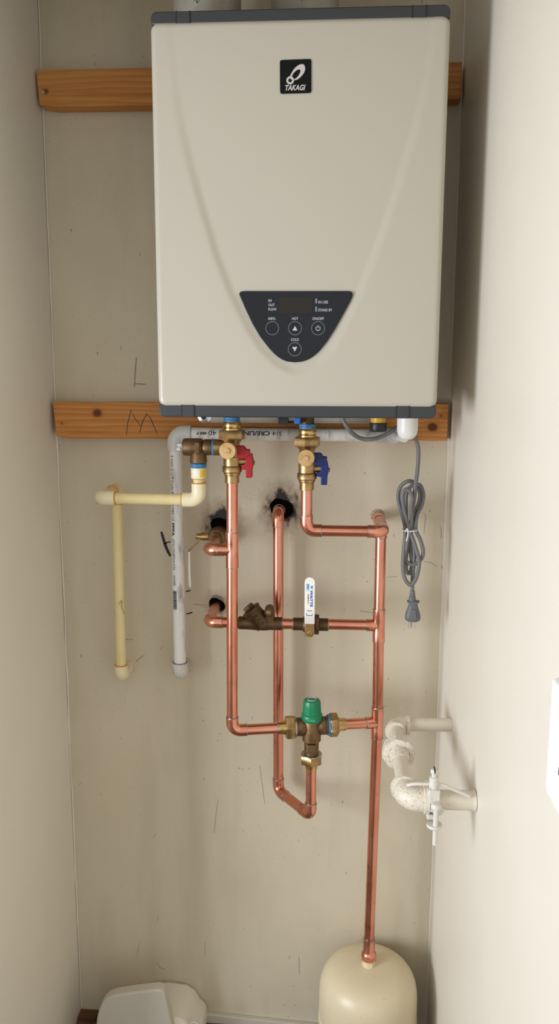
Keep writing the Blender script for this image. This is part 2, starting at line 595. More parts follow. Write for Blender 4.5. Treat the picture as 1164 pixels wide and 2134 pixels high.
struct(MB().box((XL - 0.11, -0.58, 2.24), (XR, -0.47, 2.44)).build('added_lintel', PAINT_SIDE, smooth=False), 'unseen cream lintel added over the closet opening to shade its top')  # added above the frame to cut light from the top of the closet

# painted caulk ridges in the two back corners
random.seed(11)
def caulk(name, x, label):
    pts = []
    for k in range(40):
        z = 0.02 + 2.40 * k / 39
        pts.append((x + random.uniform(-0.0008, 0.0008), -0.0015, z))
    struct(MB().tube(pts, [0.0016 + random.uniform(-0.0005, 0.0005) for _ in pts], 8).build(name, PAINT_SIDE), label)
caulk('trim_1', XL + 0.002, 'painted caulk bead in the corner by the ivory pipe')
caulk('trim_2', XR - 0.0004, 'painted caulk bead in the corner by the power cord')
# low strip where the wall meets the floor, and bare wood in the corner
struct(MB().prism([(-0.36, -0.012, 0.0), (0.06, -0.012, 0.0), (0.06, -0.012, 0.004), (-0.36, -0.012, 0.030)], (0, 0.012, 0)).build('baseboard_back', PLASTER, bevel=0.002, smooth=False), 'thin slanting strip along the foot of the back wall')
struct(MB().box((XL + 0.001, -0.03, 0.0), (XL + 0.045, -0.001, 0.012)).box((XL + 0.002, -0.05, 0.0), (XL + 0.035, -0.031, 0.006)).build('trim_3', BROWN, smooth=False), 'bare brown wood at the foot of the corner')

# marks drawn on the back wall
def wallmark(name, mat, strokes, width, label=None):
    mb = MB()
    for s in strokes:
        mb.stroke(s, width, -0.0002, 0.0003)
    return mb.build(name, mat, wall_back, smooth=False)
wallmark('marker_mark', INK, [[(-0.3655, 1.2187), (-0.3615, 1.2036), (-0.3565, 1.1863), (-0.3514, 1.1734), (-0.3462, 1.1637)]], 0.0068)
wallmark('marker_mark', INK, [[(-0.3607, 1.1906), (-0.3542, 1.1940), (-0.3456, 1.1963)]], 0.0028)
wallmark('marker_mark', INK, [[(-0.3131, 1.0830), (-0.3087, 1.0848), (-0.3023, 1.0854)]], 0.0028)
wallmark('marker_mark', INK, [[(-0.3128, 1.0319), (-0.3063, 1.0326), (-0.2987, 1.0361)]], 0.0030)
wallmark('pencil_mark', PENCIL, [[(-0.4113, 1.5967), (-0.4140, 1.5715), (-0.4171, 1.5339)], [(-0.4159, 1.5410), (-0.4065, 1.5411), (-0.3919, 1.5401)]], 0.0022)
wallmark('scratch', SCRATCH, [[(-0.4301, 0.9164), (-0.4232, 0.9234), (-0.4110, 0.9320)], [(-0.3736, 0.9466), (-0.3681, 0.9530)], [(-0.4525, 0.9684), (-0.4353, 0.9686)]], 0.0017)
wallmark('scratch', SCRATCH, [[(-0.1479, 0.6735), (-0.1422, 0.6277), (-0.1364, 0.5774)], [(-0.2454, 0.5852), (-0.2507, 0.5459), (-0.2550, 0.4985)], [(-0.2805, 0.2108), (-0.2814, 0.1774)], [(-0.4404, 0.2026), (-0.4484, 0.1686)], [(-0.3949, 0.4927), (-0.3996, 0.4809)], [(-0.3922, 0.2797), (-0.3966, 0.2602)]], 0.0010)
wallmark('scratch', SCRATCH, [[(-0.3991, 0.1499), (-0.3928, 0.1378), (-0.3792, 0.1318)], [(-0.0539, 0.1839), (-0.0531, 0.1361)], [(-0.2953, 1.0552), (-0.2799, 1.0532), (-0.2682, 1.0523)]], 0.0015)
wallmark('scratch', SCRATCH, [[(0.2055, 1.2688), (0.2112, 1.2633), (0.2107, 1.2483), (0.2088, 1.2238)], [(0.2109, 1.1613), (0.2257, 1.1596), (0.2398, 1.1507)], [(0.1322, 1.1244), (0.1545, 1.1267)], [(0.0741, 1.0469), (0.1024, 1.0432)], [(0.2430, 1.2394), (0.2462, 1.2282), (0.2458, 1.2131)], [(0.1436, 1.2209), (0.1447, 1.2143)]], 0.0012)

# ------------------------------------------------------------------ mounting boards
def board(x0, x1, z0, z1, label, mat, seed):
    random.seed(seed)
    t = thing('mounting_board', label, 'board', ((x0 + x1) / 2, -0.019, z0), 'wooden mounting boards on the back wall')
    n = 26
    top = [(x0 + (x1 - x0) * k / n, z1 + random.uniform(-0.0009, 0.0007)) for k in range(n + 1)]
    bot = [(x0 + (x1 - x0) * k / n, z0 + random.uniform(-0.0009, 0.0007)) for k in range(n + 1)]
    bot[0] = (x0 + 0.004, z0 + 0.004)
    MB().xz(bot + top[::-1], -0.038, -0.0005).build('plank', mat, t, bevel=0.0016, smooth=False)
    return t
W1 = wood_material('upper_fir', [(-0.571, 2.116, 0.004)])
W2 = wood_material('lower_fir', [(-0.489, 1.480, 0.0085), (-0.5665, 1.458, 0.003), (0.215, 1.455, 0.009), (0.231, 1.478, 0.003)])
b1 = board(-0.5895, 0.2468, 2.0875, 2.1560, 'brown wooden board running behind the top of the heater', W1, 1)
b2 = board(-0.5845, 0.2460, 1.4265, 1.5025, 'brown wooden board with a pencilled M below the heater', W2, 2)
MB().lathe([(0, 0.0035), (0.0006, 0.0035), (0.0006, 0.0016), (0.0, 0.0)], (-0.5762, -0.0382, 2.1138), FRONT, 14).build('screw_head', STEEL, b1)
MB().stroke([(-0.4277, 1.4341), (-0.4244, 1.4583), (-0.4164, 1.4865), (-0.4087, 1.4696), (-0.3961, 1.4527)], 0.0016, -0.0381, 0.0003).build('pencil_mark', CRAYON, b2, smooth=False)
MB().stroke([(-0.3990, 1.4391), (-0.3926, 1.4617), (-0.3830, 1.4794), (-0.3745, 1.4682), (-0.3621, 1.4378)], 0.0019, -0.0381, 0.0003).build('pencil_mark', CRAYON, b2, smooth=False)

# ------------------------------------------------------------------ the water heater
HX0, HX1, HZ0, HZ1, HY = -0.2936, 0.1825, 1.5045, 2.1150, -0.340
heater = thing('water_heater', 'large cream tankless water heater with a dark control panel', 'water heater', ((HX0 + HX1) / 2, -0.19, 1.487))
MB().box((HX0 + 0.006, -0.262, HZ0 - 0.008), (HX1 - 0.006, -0.060, HZ1 + 0.012)).build('cabinet', COVER, heater, bevel=0.004)
MB().box((HX0 + 0.10, -0.060, HZ0 + 0.05), (HX1 - 0.10, -0.0385, HZ1 - 0.02)).build('wall_bracket', ZINC, heater)

def front_cover():
    def axis(lo, hi, n, r):
        e = [lo + r * t for t in (0, 0.03, 0.09, 0.18, 0.3, 0.45, 0.62, 0.8)]
        mid = list(np.linspace(lo + r, hi - r, n))
        return np.array(e + mid + [lo + hi - t for t in reversed(e)])
    rc = 0.014
    xs, zs = axis(HX0, HX1, 150, rc), axis(HZ0, HZ1, 190, rc)
    X, Z = np.meshgrid(xs, zs)
    # square corners pulled in to quarter discs; d = distance to the rim
    ax = np.maximum(np.maximum(HX0 + rc - X, X - (HX1 - rc)), 0) / rc
    az = np.maximum(np.maximum(HZ0 + rc - Z, Z - (HZ1 - rc)), 0) / rc
    mx = np.maximum(ax, az)
    hy = np.hypot(ax, az)
    s = np.where(hy > 1e-9, mx / np.maximum(hy, 1e-9), 1.0)
    corner = (ax > 0) & (az > 0)
    Xn = np.where(corner, np.where(X < 0.5 * (HX0 + HX1), HX0 + rc - ax * rc * s, HX1 - rc + ax * rc * s), X)
    Zn = np.where(corner, np.where(Z < 0.5 * (HZ0 + HZ1), HZ0 + rc - az * rc * s, HZ1 - rc + az * rc * s), Z)
    d = np.minimum(np.minimum(X - HX0, HX1 - X), np.minimum(Z - HZ0, HZ1 - Z))
    d = np.where(corner, rc * (1 - mx), d)
    Rr = 0.010
    q = np.clip(Rr - d, 0, Rr)
    roll = Rr - np.sqrt(np.maximum(Rr * Rr - q * q, 0))
    # pressed V: the middle lies a little deeper than the shoulders, fading out towards the top
    crease = np.array([(-0.2625, 2.1027), (-0.2561, 2.0314), (-0.2471, 1.9661), (-0.2324, 1.8997), (-0.2135, 1.8322), (-0.1903, 1.7560), (-0.1667, 1.6941), (-0.1346, 1.6313), (-0.1135, 1.6012), (-0.0899, 1.5782), (-0.0695, 1.5670), (-0.0565, 1.5639), (-0.0419, 1.5671), (-0.0210, 1.5783), (0.0013, 1.6013), (0.0186, 1.6313), (0.0477, 1.6934), (0.0768, 1.7696), (0.1056, 1.8588), (0.1326, 1.9531), (0.1503, 2.0381), (0.1568, 2.1075)])
    A, B = crease[:-1], crease[1:]
    P = np.stack([Xn.ravel(), Zn.ravel()], 1)
    best = np.full(len(P), 9.0)
    for a, b in zip(A, B):
        ab = b - a
        t = np.clip(((P - a) @ ab) / (ab @ ab), 0, 1)
        best = np.minimum(best, np.hypot(*(P - a - t[:, None] * ab).T))
    xl = np.interp(P[:, 1], crease[11::-1, 1], crease[11::-1, 0])
    xr = np.interp(P[:, 1], crease[11:, 1], crease[11:, 0])
    inside = (P[:, 0] > xl) & (P[:, 0] < xr) & (P[:, 1] > crease[11, 1])
    sd = np.where(inside, -best, best)
    w = 0.0085
    t = np.clip((sd + w) / (2 * w), 0, 1)
    st = t * t * (3 - 2 * t)
    g = np.clip((HZ1 - P[:, 1]) / 0.36, 0, 1)
    depth = 0.0008 + 0.0036 * g * g * (3 - 2 * g)
    recess = ((1 - st) * depth).reshape(X.shape)
    # the sheet bows very slightly towards its vertical edges
    Y = HY + roll + recess * (d > 0.002)
    ny, nx = X.shape
    vs = list(zip(Xn.ravel().tolist(), Y.ravel().tolist(), Zn.ravel().tolist()))
    fs = [(j * nx + i, j * nx + i + 1, (j + 1) * nx + i + 1, (j + 1) * nx + i) for j in range(ny - 1) for i in range(nx - 1)]
    rim = [i for i in range(nx)] + [j * nx + nx - 1 for j in range(1, ny)] + [(ny - 1) * nx + i for i in range(nx - 2, -1, -1)] + [j * nx for j in range(ny - 2, 0, -1)]
    base = len(vs)
    vs += [(vs[k][0], -0.262, vs[k][2]) for k in rim]
    n = len(rim)
    fs += [(rim[k], base + k, base + (k + 1) % n, rim[(k + 1) % n]) for k in range(n)]
    return MB().add(vs, fs).build('front_cover', COVER, heater, angle=60)
cover = front_cover()

def band(z0, z1, zup, name, clips):
    """dark strip with its outer corners rounded"""
    r = 0.008
    x0, x1 = HX0 + 0.001, HX1 - 0.001
    if zup:
        pts = [(x0, z0), (x1, z0), (x1, z1 - r), (x1 - r * 0.3, z1 - r * 0.3), (x1 - r, z1), (x0 + r, z1), (x0 + r * 0.3, z1 - r * 0.3), (x0, z1 - r)]
    else:
        pts = [(x0, z1), (x0, z0 + r), (x0 + r * 0.3, z0 + r * 0.3), (x0 + r, z0), (x1 - r, z0), (x1 - r * 0.3, z0 + r * 0.3), (x1, z0 + r), (x1, z1)]
    b = MB().xz(pts, HY + 0.004, -0.2625).build(name, BAND, heater, bevel=0.0022)
    for (a, c) in clips:
        MB().box((a, HY + 0.0026, z0 + (0.0 if not zup else 0.001)), (c, HY + 0.010, z1 - 0.001)).build('latch', BAND, heater, bevel=0.0008)
        for x in (a, c):
            MB().box((x - 0.0007, HY + 0.0023, z0 + 0.0005), (x + 0.0007, HY + 0.006, z1 - 0.0005)).build('latch_gap', BLACK, heater, smooth=False)
    return b
band(HZ1 - 0.004, 2.1305, True, 'top_band', [((-0.2513, -0.3400, 2.1235)[0], (-0.2297, -0.3400, 2.1231)[0]), ((0.1229, -0.3400, 2.1220)[0], (0.1437, -0.3400, 2.1215)[0])])
band(1.4865, HZ0 + 0.004, False, 'bottom_band', [((-0.2528, -0.3400, 1.4983)[0], (-0.2319, -0.3400, 1.4984)[0]), ((0.1147, -0.3400, 1.4963)[0], (0.1357, -0.3400, 1.4964)[0])])

for cx in (-0.2255, -0.0522):   # flue and air collars on the top
    c = MB().lathe([(0, 0.066), (0.006, 0.066), (0.012, 0.060), (0.22, 0.060), (0.22, 0.056), (0.03, 0.056), (0.03, 0.0)], (cx, -0.17, 2.127), UP, 40).build('vent_collar', ZINC, heater)
    sx = cx - 0.010 if cx < -0.1 else cx - 0.003
    MB().lathe([(0, 0.0042), (0.0016, 0.0042), (0.0034, 0.0024), (0.0036, 0.0)], (sx, -0.2295, 2.1905), FRONT, 14).build('screw', STEEL, c)

# logo plate
lp = [(-0.0852, 2.0529), (-0.0352, 2.0536), (-0.0347, 2.0037), (-0.0846, 2.0032)]
def rounded(quad, r, n=5):
    out = []
    k4 = len(quad)
    for k in range(k4):
        a, c, b = V(quad[k - 1]), V(quad[k]), V(quad[(k + 1) % k4])
        p, q = c + (a - c).normalized() * r, c + (b - c).normalized() * r
        for i in range(n + 1):
            t = i / n
            out.append(tuple(p * (1 - t) ** 2 + c * 2 * t * (1 - t) + q * t * t))
    return out
YL = HY + 0.0008
plate = MB().xz(rounded(lp, 0.0035), YL - 0.0012, YL + 0.004).build('logo_plate', LOGO_BLACK, heater, smooth=False)
YP = YL - 0.0014
MB().xz([(-0.0666, 2.0230), (-0.0684, 2.0256), (-0.0688, 2.0276), (-0.0683, 2.0299), (-0.0670, 2.0326), (-0.0634, 2.0382), (-0.0599, 2.0418), (-0.0563, 2.0444), (-0.0527, 2.0459), (-0.0494, 2.0463), (-0.0465, 2.0451), (-0.0449, 2.0412), (-0.0450, 2.0379), (-0.0461, 2.0342), (-0.0486, 2.0306), (-0.0518, 2.0273), (-0.0554, 2.0245), (-0.0576, 2.0233), (-0.0618, 2.0225), (-0.0625, 2.0238), (-0.0583, 2.0262), (-0.0547, 2.0300), (-0.0526, 2.0343), (-0.0524, 2.0370), (-0.0533, 2.0383), (-0.0551, 2.0386), (-0.0591, 2.0369), (-0.0631, 2.0334), (-0.0657, 2.0289), (-0.0666, 2.0255)], YP, YP + 0.0006).build('emblem', LOGO_SILVER, plate, smooth=False)
ring_c = (-0.0686, 2.0225)
def flat_ring(cx, cz, r0, r1, y, th, mat, name, parent, n=36):
    vs, fs = [], []
    for yy in (y, y + th):
        for r in (r0, r1):
            vs += [(cx + r * math.cos(2 * math.pi * k / n), yy, cz + r * math.sin(2 * math.pi * k / n)) for k in range(n)]
    for k in range(n):
        k2 = (k + 1) % n
        fs += [(k, k2, n + k2, n + k), (2 * n + k, 3 * n + k, 3 * n + k2, 2 * n + k2), (n + k, n + k2, 3 * n + k2, 3 * n + k), (k, 2 * n + k, 2 * n + k2, k2)]
    return MB().add(vs, fs).build(name, mat, parent, smooth=False)
flat_ring(ring_c[0], ring_c[1], 0.0030, 0.0061, YP - 0.0001, 0.0006, LOGO_SILVER, 'emblem_ring', plate)
tk = (-0.0764, -0.3410, 2.0077)
lettering('TAKAGI', 0.0112, LOGO_SILVER, plate, (tk[0], YP, tk[2]), XP, UP, shear=0.28, bold=0.03, width=0.0325)

# control panel
YC = HY + 0.0034
cp_pts = [(-0.1522, 1.6916), (-0.1514, 1.6945), (-0.1484, 1.6963), (-0.1428, 1.6966), (0.0284, 1.6961), (0.0335, 1.6957), (0.0365, 1.6935), (0.0373, 1.6903), (0.0351, 1.6838), (0.0306, 1.6748), (0.0198, 1.6550), (0.0089, 1.6353), (-0.0038, 1.6152), (-0.0167, 1.5991), (-0.0242, 1.5922), (-0.0316, 1.5869), (-0.0391, 1.5832), (-0.0467, 1.5809), (-0.0583, 1.5798), (-0.0712, 1.5812), (-0.0788, 1.5838), (-0.0863, 1.5883), (-0.0939, 1.5945), (-0.1015, 1.6023), (-0.1166, 1.6211), (-0.1298, 1.6427), (-0.1410, 1.6656), (-0.1494, 1.6847)]
panel = MB().xz(cp_pts, YC - 0.0026, YC + 0.004).build('control_panel', PANEL, heater, bevel=0.0008)
YT = YC - 0.0028
MB().xz([(-0.0851, 1.6866), (-0.0298, 1.6872), (-0.0296, 1.6611), (-0.0850, 1.6605)], YT, YT + 0.0004).build('display', DISPLAY, panel, smooth=False)
for pts in ([(-0.0248, 1.6843), (-0.0220, 1.6843), (-0.0219, 1.6765), (-0.0247, 1.6765)], [(-0.0248, 1.6711), (-0.0220, 1.6711), (-0.0219, 1.6633), (-0.0247, 1.6633)]):
    MB().xz(pts, YT - 0.0001, YT + 0.0004).build('indicator', PRINT_DIM, panel, smooth=False)
def panel_text(s, p0, width, size=0.0062):
    lettering(s, size, PRINT, panel, (p0[0], YT, p0[1]), XP, UP, width=width, bold=0.012)
for s, p0, w in (('IN', (-0.1032, 1.6790), 0.0053), ('OUT', (-0.1032, 1.6720), 0.0106), ('FLOW', (-0.1032, 1.6649), 0.0136),
                 ('IN USE', (-0.0197, 1.6763), 0.0158), ('STAND BY', (-0.0199, 1.6635), 0.0232), ('INFO.', (-0.1032, 1.6496), 0.0124),
                 ('HOT', (-0.0634, 1.6496), 0.0102), ('ON/OFF', (-0.0294, 1.6495), 0.0192), ('COLD', (-0.0651, 1.6152), 0.0132)):
    panel_text(s, p0, w)
for k, c in enumerate([(-0.0966, 1.6361), (-0.0585, 1.6360), (-0.0198, 1.6360), (-0.0586, 1.6014)]):
    b = flat_ring(c[0], c[1], 0.01055, 0.01125, YT, 0.0004, PRINT_DIM, 'button', panel)
    if k in (1, 3):
        s = 1 if k == 1 else -1
        h = 0.0038
        MB().xz([(c[0] - 0.0043, c[1] - s * h), (c[0] + 0.0043, c[1] - s * h), (c[0], c[1] + s * h)][::s], YT - 0.0001, YT + 0.0003).build('arrow', PRINT, b, smooth=False)
    if k == 2:
        arc = [(c[0] + 0.0036 * math.sin(g), c[1] - 0.0002 + 0.0036 * math.cos(g)) for g in np.linspace(0.65, 2 * math.pi - 0.65, 20)]
        MB().stroke(arc, 0.0011, YT + 0.0001, 0.0003, False).stroke([(c[0], c[1] + 0.0005), (c[0], c[1] + 0.005)], 0.0011, YT + 0.0001, 0.0003, False).build('power_symbol', PRINT, b, smooth=False)

# fittings under the heater
MB().box((-0.245, -0.130, 1.4905), (0.140, -0.070, 1.4965)).build('bottom_plate', ZINC, heater, bevel=0.001)
MB().box(((-0.2418, -0.0800, 1.4702)[0], -0.081, (-0.1510, -0.0800, 1.4659)[2]), ((0.0879, -0.0800, 1.4722)[0], -0.079, 1.497)).build('lower_flange', ZINC, heater, smooth=False)
MB().box(((-0.2418, -0.0800, 1.4702)[0], -0.0835, (-0.1510, -0.0800, 1.4644)[2]), ((0.0879, -0.0800, 1.4722)[0], -0.079, (-0.1510, -0.0800, 1.4663)[2])).build('flange_lip', ZINC, heater, smooth=False)
MB().lathe([(0, 0.0), (0.0, 0.010), (0.003, 0.0135), (0.012, 0.0135), (0.014, 0.010), (0.014, 0.0)], (-0.2330, -0.2000, 1.4833), FRONT, 24).build('drain_filter_cap', STEEL, heater)
MB().cyl((-0.2345, -0.2140, 1.4821), (-0.2332, -0.2220, 1.4824), 0.0055, 16).build('drain_slot', BLACK, heater)
gc = (0.0941, -0.1800, 1.4825)
MB().cyl((gc[0], -0.18, 1.500), (gc[0], -0.18, 1.469), 0.0145, 24).build('gas_inlet', YELLOW, heater)
MB().lathe([(0, 0.016), (0.002, 0.0165), (0.015, 0.0165), (0.017, 0.015), (0.017, 0.0)], (gc[0], -0.18, 1.4710), ZN, 24).build('gas_cap', BLACK, heater)
for k in range(14):
    g = 2 * math.pi * k / 14
tp = MB().lathe([(0, 0.0), (0, 0.0195), (0.026, 0.0195), (0.032, 0.0188), (0.038, 0.0166), (0.0425, 0.0128), (0.0455, 0.0075), (0.0465, 0.0)], (0.1472, -0.20, 1.4865), ZN, 32).build('condensate_trap', WHITE_TRAP, heater)
cw = (-0.0853, -0.2000, 1.4787)
MB().box((cw[0] - 0.010, -0.206, 1.468), (cw[0] + 0.010, -0.192, 1.480)).build('wire_connector', BLACK, heater, bevel=0.001)
MB().tube(spline([(cw[0] - 0.004, -0.199, 1.49), (cw[0] - 0.002, -0.199, 1.474), (cw[0] + 0.018, -0.2, 1.472), (cw[0] + 0.034, -0.2, 1.474), (cw[0] + 0.044, -0.196, 1.488)]), 0.0024, 8).build('sensor_wire', BLACK, heater)
MB().box((cw[0] + 0.021, -0.209, 1.469), (cw[0] + 0.032, -0.196, 1.480)).build('wire_connector', BLUE_PLUG, heater, bevel=0.001)

# ------------------------------------------------------------------ service valves
def service_valve(x, zc, y, mat, label, with_port):
    t = thing('service_valve', label, 'valve', (x, y, zc))
    c = lambda dz: (x, y, zc + dz)
    def lat(name, prof, m, seg=28, **k):
        return MB().lathe([(-(dz), r) for dz, r in prof], (x, y, zc), ZN, seg).build(name, m, t, **k)
    def P(name, prof, m, seg=28):   # prof: (height above port axis, radius), top to bottom
        return MB().lathe([(prof[0][0] - h, r) for h, r in prof], (x, y, zc + prof[0][0]), ZN, seg).build(name, m, t)
    P('nipple', [(0.082, 0.013), (0.056, 0.013)], BRONZE_DARK)
    P('thread_sealant', [(0.0590, 0.0140), (0.0585, 0.0155), (0.0560, 0.0158), (0.0545, 0.0152), (0.0535, 0.0160), (0.0500, 0.0160), (0.0495, 0.0140)], TAPE)
    P('adapter', [(0.0500, 0.0165), (0.0485, 0.0176), (0.0390, 0.0176), (0.0380, 0.0168), (0.0372, 0.0178), (0.0340, 0.0178)], BRASS_BRIGHT, 12)
    MB().hexnut(c(0.0340), c(0.0155), 0.0262, math.radians(8)).build('union_nut', BRASS, t)
    P('body', [(0.0165, 0.0205), (0.0145, 0.0195), (0.0105, 0.0155), (0.0090, 0.0152), (-0.0170, 0.0152), (-0.0180, 0.0166), (-0.0345, 0.0166), (-0.0355, 0.0178), (-0.0368, 0.0188), (-0.0462, 0.0188), (-0.0480, 0.0165), (-0.0530, 0.0155), (-0.0540, 0.0138), (-0.0680, 0.0138), (-0.0685, 0.0122)], BRASS)
    # front drain port with its flat cap
    pf = MB().lathe([(0, 0.0125), (0.052, 0.0125), (0.052, 0.0152), (0.0545, 0.0158), (0.069, 0.0158), (0.071, 0.0150), (0.071, 0.0055), (0.0735, 0.0050), (0.0735, 0.0)], (x, y, zc), FRONT, 30).build('drain_port', BRASS_FACE, t)
    if with_port:
        MB().lathe([(0, 0.0150), (0.012, 0.0158), (0.0345, 0.0158), (0.0345, 0.0)], (x, y, zc + 0.0005), XN, 28).build('relief_port', BRASS, t)
        MB().lathe([(0.0345, 0.0), (0.0345, 0.0162), (0.0380, 0.0162), (0.0380, 0.0)], (x, y, zc + 0.0005), XN, 28).build('thread_sealant', TAPE, t)
    # main stem and lever on the right, drain lever above it
    MB().lathe([(0, 0.0085), (0.016, 0.0085), (0.019, 0.0072), (0.030, 0.0068)], (x + 0.006, y, zc - 0.0255), XP, 20).build('stem', BRASS, t)
    ln = lambda q: [(x + a, zc + b) for a, b in q]
    s = 1 / 8.954 / 1080.0
    def tr(pts):
        return [(x + (a - 652) * s, zc + (660 - b) * s) for a, b in pts]
    h1 = MB().xz(tr([(905, 800), (935, 775), (1030, 760), (1042, 830), (1052, 850), (1052, 1000), (1038, 1035), (1032, 1215), (915, 1215), (915, 1066), (832, 1060), (832, 985), (912, 950)]), y - 0.0085, y + 0.0075).build('lever', mat, t, bevel=0.0016)
    MB().lathe([(0, 0.0048), (0.003, 0.0048), (0.0035, 0.0)], (x + 0.0412, y, zc - 0.0285), XP, 6).build('screw', STEEL, h1)
    MB().lathe([(0, 0.006), (0.012, 0.006)], (x + 0.010, y - 0.034, zc + 0.001), XP, 16).build('drain_stem', BRASS, t)
    MB().xz([(a, b - 0.003) for a, b in tr([(772, 575), (800, 564), (905, 562), (938, 590), (948, 626), (1022, 628), (1026, 660), (1020, 735), (960, 775), (905, 800), (850, 805), (790, 795), (768, 775), (806, 700), (772, 660)])], y - 0.042, y - 0.027).build('drain_lever', mat, t, bevel=0.0016)
    return t
HOTX, HOTY = -0.1855, -0.18
COLDX = -0.0405
service_valve(HOTX, 1.4210, HOTY, RED, 'brass service valve with two red levers under the heater', True)
service_valve(COLDX, 1.4088, HOTY, BLUE, 'brass service valve with two blue levers under the heater', False)

# ------------------------------------------------------------------ relief valve
pr_z = 1.4215
prv = thing('relief_valve', 'brass pressure relief valve screwed into the red-lever service valve', 'valve', (-0.252, HOTY, 1.385))
xo = (-0.2510, -0.1800, 1.4139)[0]
MB().lathe([(0.0, 0.0148), (0.002, 0.0154), (0.012, 0.0158), (0.0165, 0.0142), (0.0195, 0.0120)], (HOTX - 0.0385, HOTY, pr_z), XN, 28).build('inlet_collar', BRONZE, prv)
MB().lathe([(0.0, 0.0120), (0.003, 0.0165), (0.006, 0.0172), (0.034, 0.0172), (0.036, 0.0165), (0.0385, 0.0165), (0.0405, 0.0130), (0.0415, 0.0)], (HOTX - 0.055, HOTY, pr_z), XN, 32).build('bonnet', BRONZE, prv)
MB().lathe([(0.0, 0.0150), (0.010, 0.0152), (0.015, 0.0166), (0.0235, 0.0166), (0.025, 0.0150), (0.025, 0.0)], (xo, HOTY, pr_z - 0.006 + 0.0), ZN, 30).build('outlet', BRONZE, prv)
MB().box((xo - 0.0045, HOTY - 0.0190, pr_z - 0.012), (xo + 0.0055, HOTY - 0.014, pr_z + 0.0115)).build('name_plate', BRONZE, prv, bevel=0.0015)
end = HOTX - 0.055 - 0.0405
MB().cyl((end + 0.002, HOTY, pr_z), (end - 0.010, HOTY, pr_z), 0.0035, 12).obox((end - 0.006, HOTY - 0.002, pr_z + 0.004), XP, BACK, UP, 0.009, 0.003, 0.005).obox((end - 0.008, HOTY - 0.002, pr_z - 0.004), XP, BACK, UP, 0.008, 0.003, 0.006).build('test_lever', STEEL, prv, bevel=0.0005)

# ------------------------------------------------------------------ generic pipe pieces
def pipe(root, a, b, r, mat, name='pipe', seg=24):
    return MB().cyl(a, b, r, seg).build(name, mat, root)

def elbow(root, c, da, db, r, L, R, mat, ring=None, name='elbow', lip=None, rr=0.0, ring_w=0.0016, belly=1.0):
    """elbow with its axes meeting at c, sockets of length L along da and db"""
    c, da, db = V(c), V(da).normalized(), V(db).normalized()
    path = fillet([c + da * L, c, c + db * L], R, 10)
    # extra rings make the socket lips
    pts, rad = [path[0]], [r]
    n = len(path)
    for k in range(1, n - 1):
        t = math.sin(math.pi * k / (n - 1))
        pts.append(path[k])
        rad.append(r * (1 - (1 - belly) * t))
    pts.append(path[-1])
    rad.append(r)
    if lip:
        pts = [pts[0], pts[0] + (c - pts[0]).normalized() * lip[1], pts[0] + (c - pts[0]).normalized() * (lip[1] + 0.0008)] + pts[1:-1] + [pts[-1] + (c - pts[-1]).normalized() * (lip[1] + 0.0008), pts[-1] + (c - pts[-1]).normalized() * lip[1], pts[-1]]
        rad = [lip[0], lip[0], r] + rad[1:-1] + [r, lip[0], lip[0]]
    e = MB().tube(pts, rad, 28).build(name, mat, root, angle=50)
    if ring:
        for d in (da, db):
            MB().lathe([(0, r - 0.0016), (0.0002, r + rr), (ring_w, r + rr * 0.6), (ring_w + 0.0004, r - 0.0018)], c + d * (L - 0.0005), d, 28).build('solder_ring' if ring is SOLDER else 'joint_ring', ring, e)
    return e

def tee(root, c, dm, db, r, Lm, Lb, mat, ring=SOLDER):
    c, dm, db = V(c), V(dm).normalized(), V(db).normalized()
    mb = MB()
    prof = lambda L: [(-L, r), (-L * 0.42, r), (-L * 0.36, r * 0.965), (L * 0.36, r * 0.965), (L * 0.42, r), (L, r)]
    mb.lathe(prof(Lm), c, dm, 28)
    mb.lathe([(0, r * 0.93), (Lb * 0.40, r * 0.93), (Lb * 0.5, r * 0.96), (Lb * 0.62, r), (Lb, r)], c, db, 28)
    t = mb.build('tee', mat, root, angle=50)
    for d, L in ((dm, Lm), (-dm, Lm), (db, Lb)):
        MB().lathe([(0, r - 0.0016), (0.0002, r + 0.0004), (0.0016, r + 0.0002), (0.0020, r - 0.0018)], c + d * (L - 0.0005), d, 28).build('solder_ring', ring, t)
    return t
CR, CF, EL, ER = 0.0111, 0.0126, 0.029, 0.0175
def celbow(root, c, da, db):
    return elbow(root, c, da, db, CF, EL, ER, COPPER_FIT, SOLDER, rr=0.0004, belly=0.985)

# ------------------------------------------------------------------ hot copper line
hot = thing('copper_pipe', 'long copper pipe dropping from the red-lever valve to the green-capped valve', 'pipe', (HOTX, HOTY, 0.85))
ZT = 1.2190
hx2 = -0.1885
pipe(hot, (HOTX, HOTY, 1.3535), (HOTX - 0.001, HOTY, ZT), CR, COPPER)
pipe(hot, (HOTX - 0.001, HOTY, ZT), (hx2, HOTY, 0.8405 + 0.02), CR, COPPER)
tee(hot, (HOTX - 0.001, HOTY, ZT), ZP, XN, CF, 0.0345, 0.0285, COPPER_FIT)
XE = -0.2340
elbow(hot, (XE, HOTY, ZT), XP, BACK, CF, 0.0185, 0.0160, COPPER_FIT, SOLDER, rr=0.0004, belly=0.985)
pipe(hot, (XE, HOTY + 0.016, ZT), (XE, -0.07, ZT), CR, COPPER)
A = V((hx2, HOTY, 0.8405))
Bc = V((0.1105, -0.12, 0.8405))
ax = (Bc - A).normalized()
celbow(hot, A, ZP, ax)
pipe(hot, A + ax * 0.02, A + ax * 0.094, CR, COPPER)

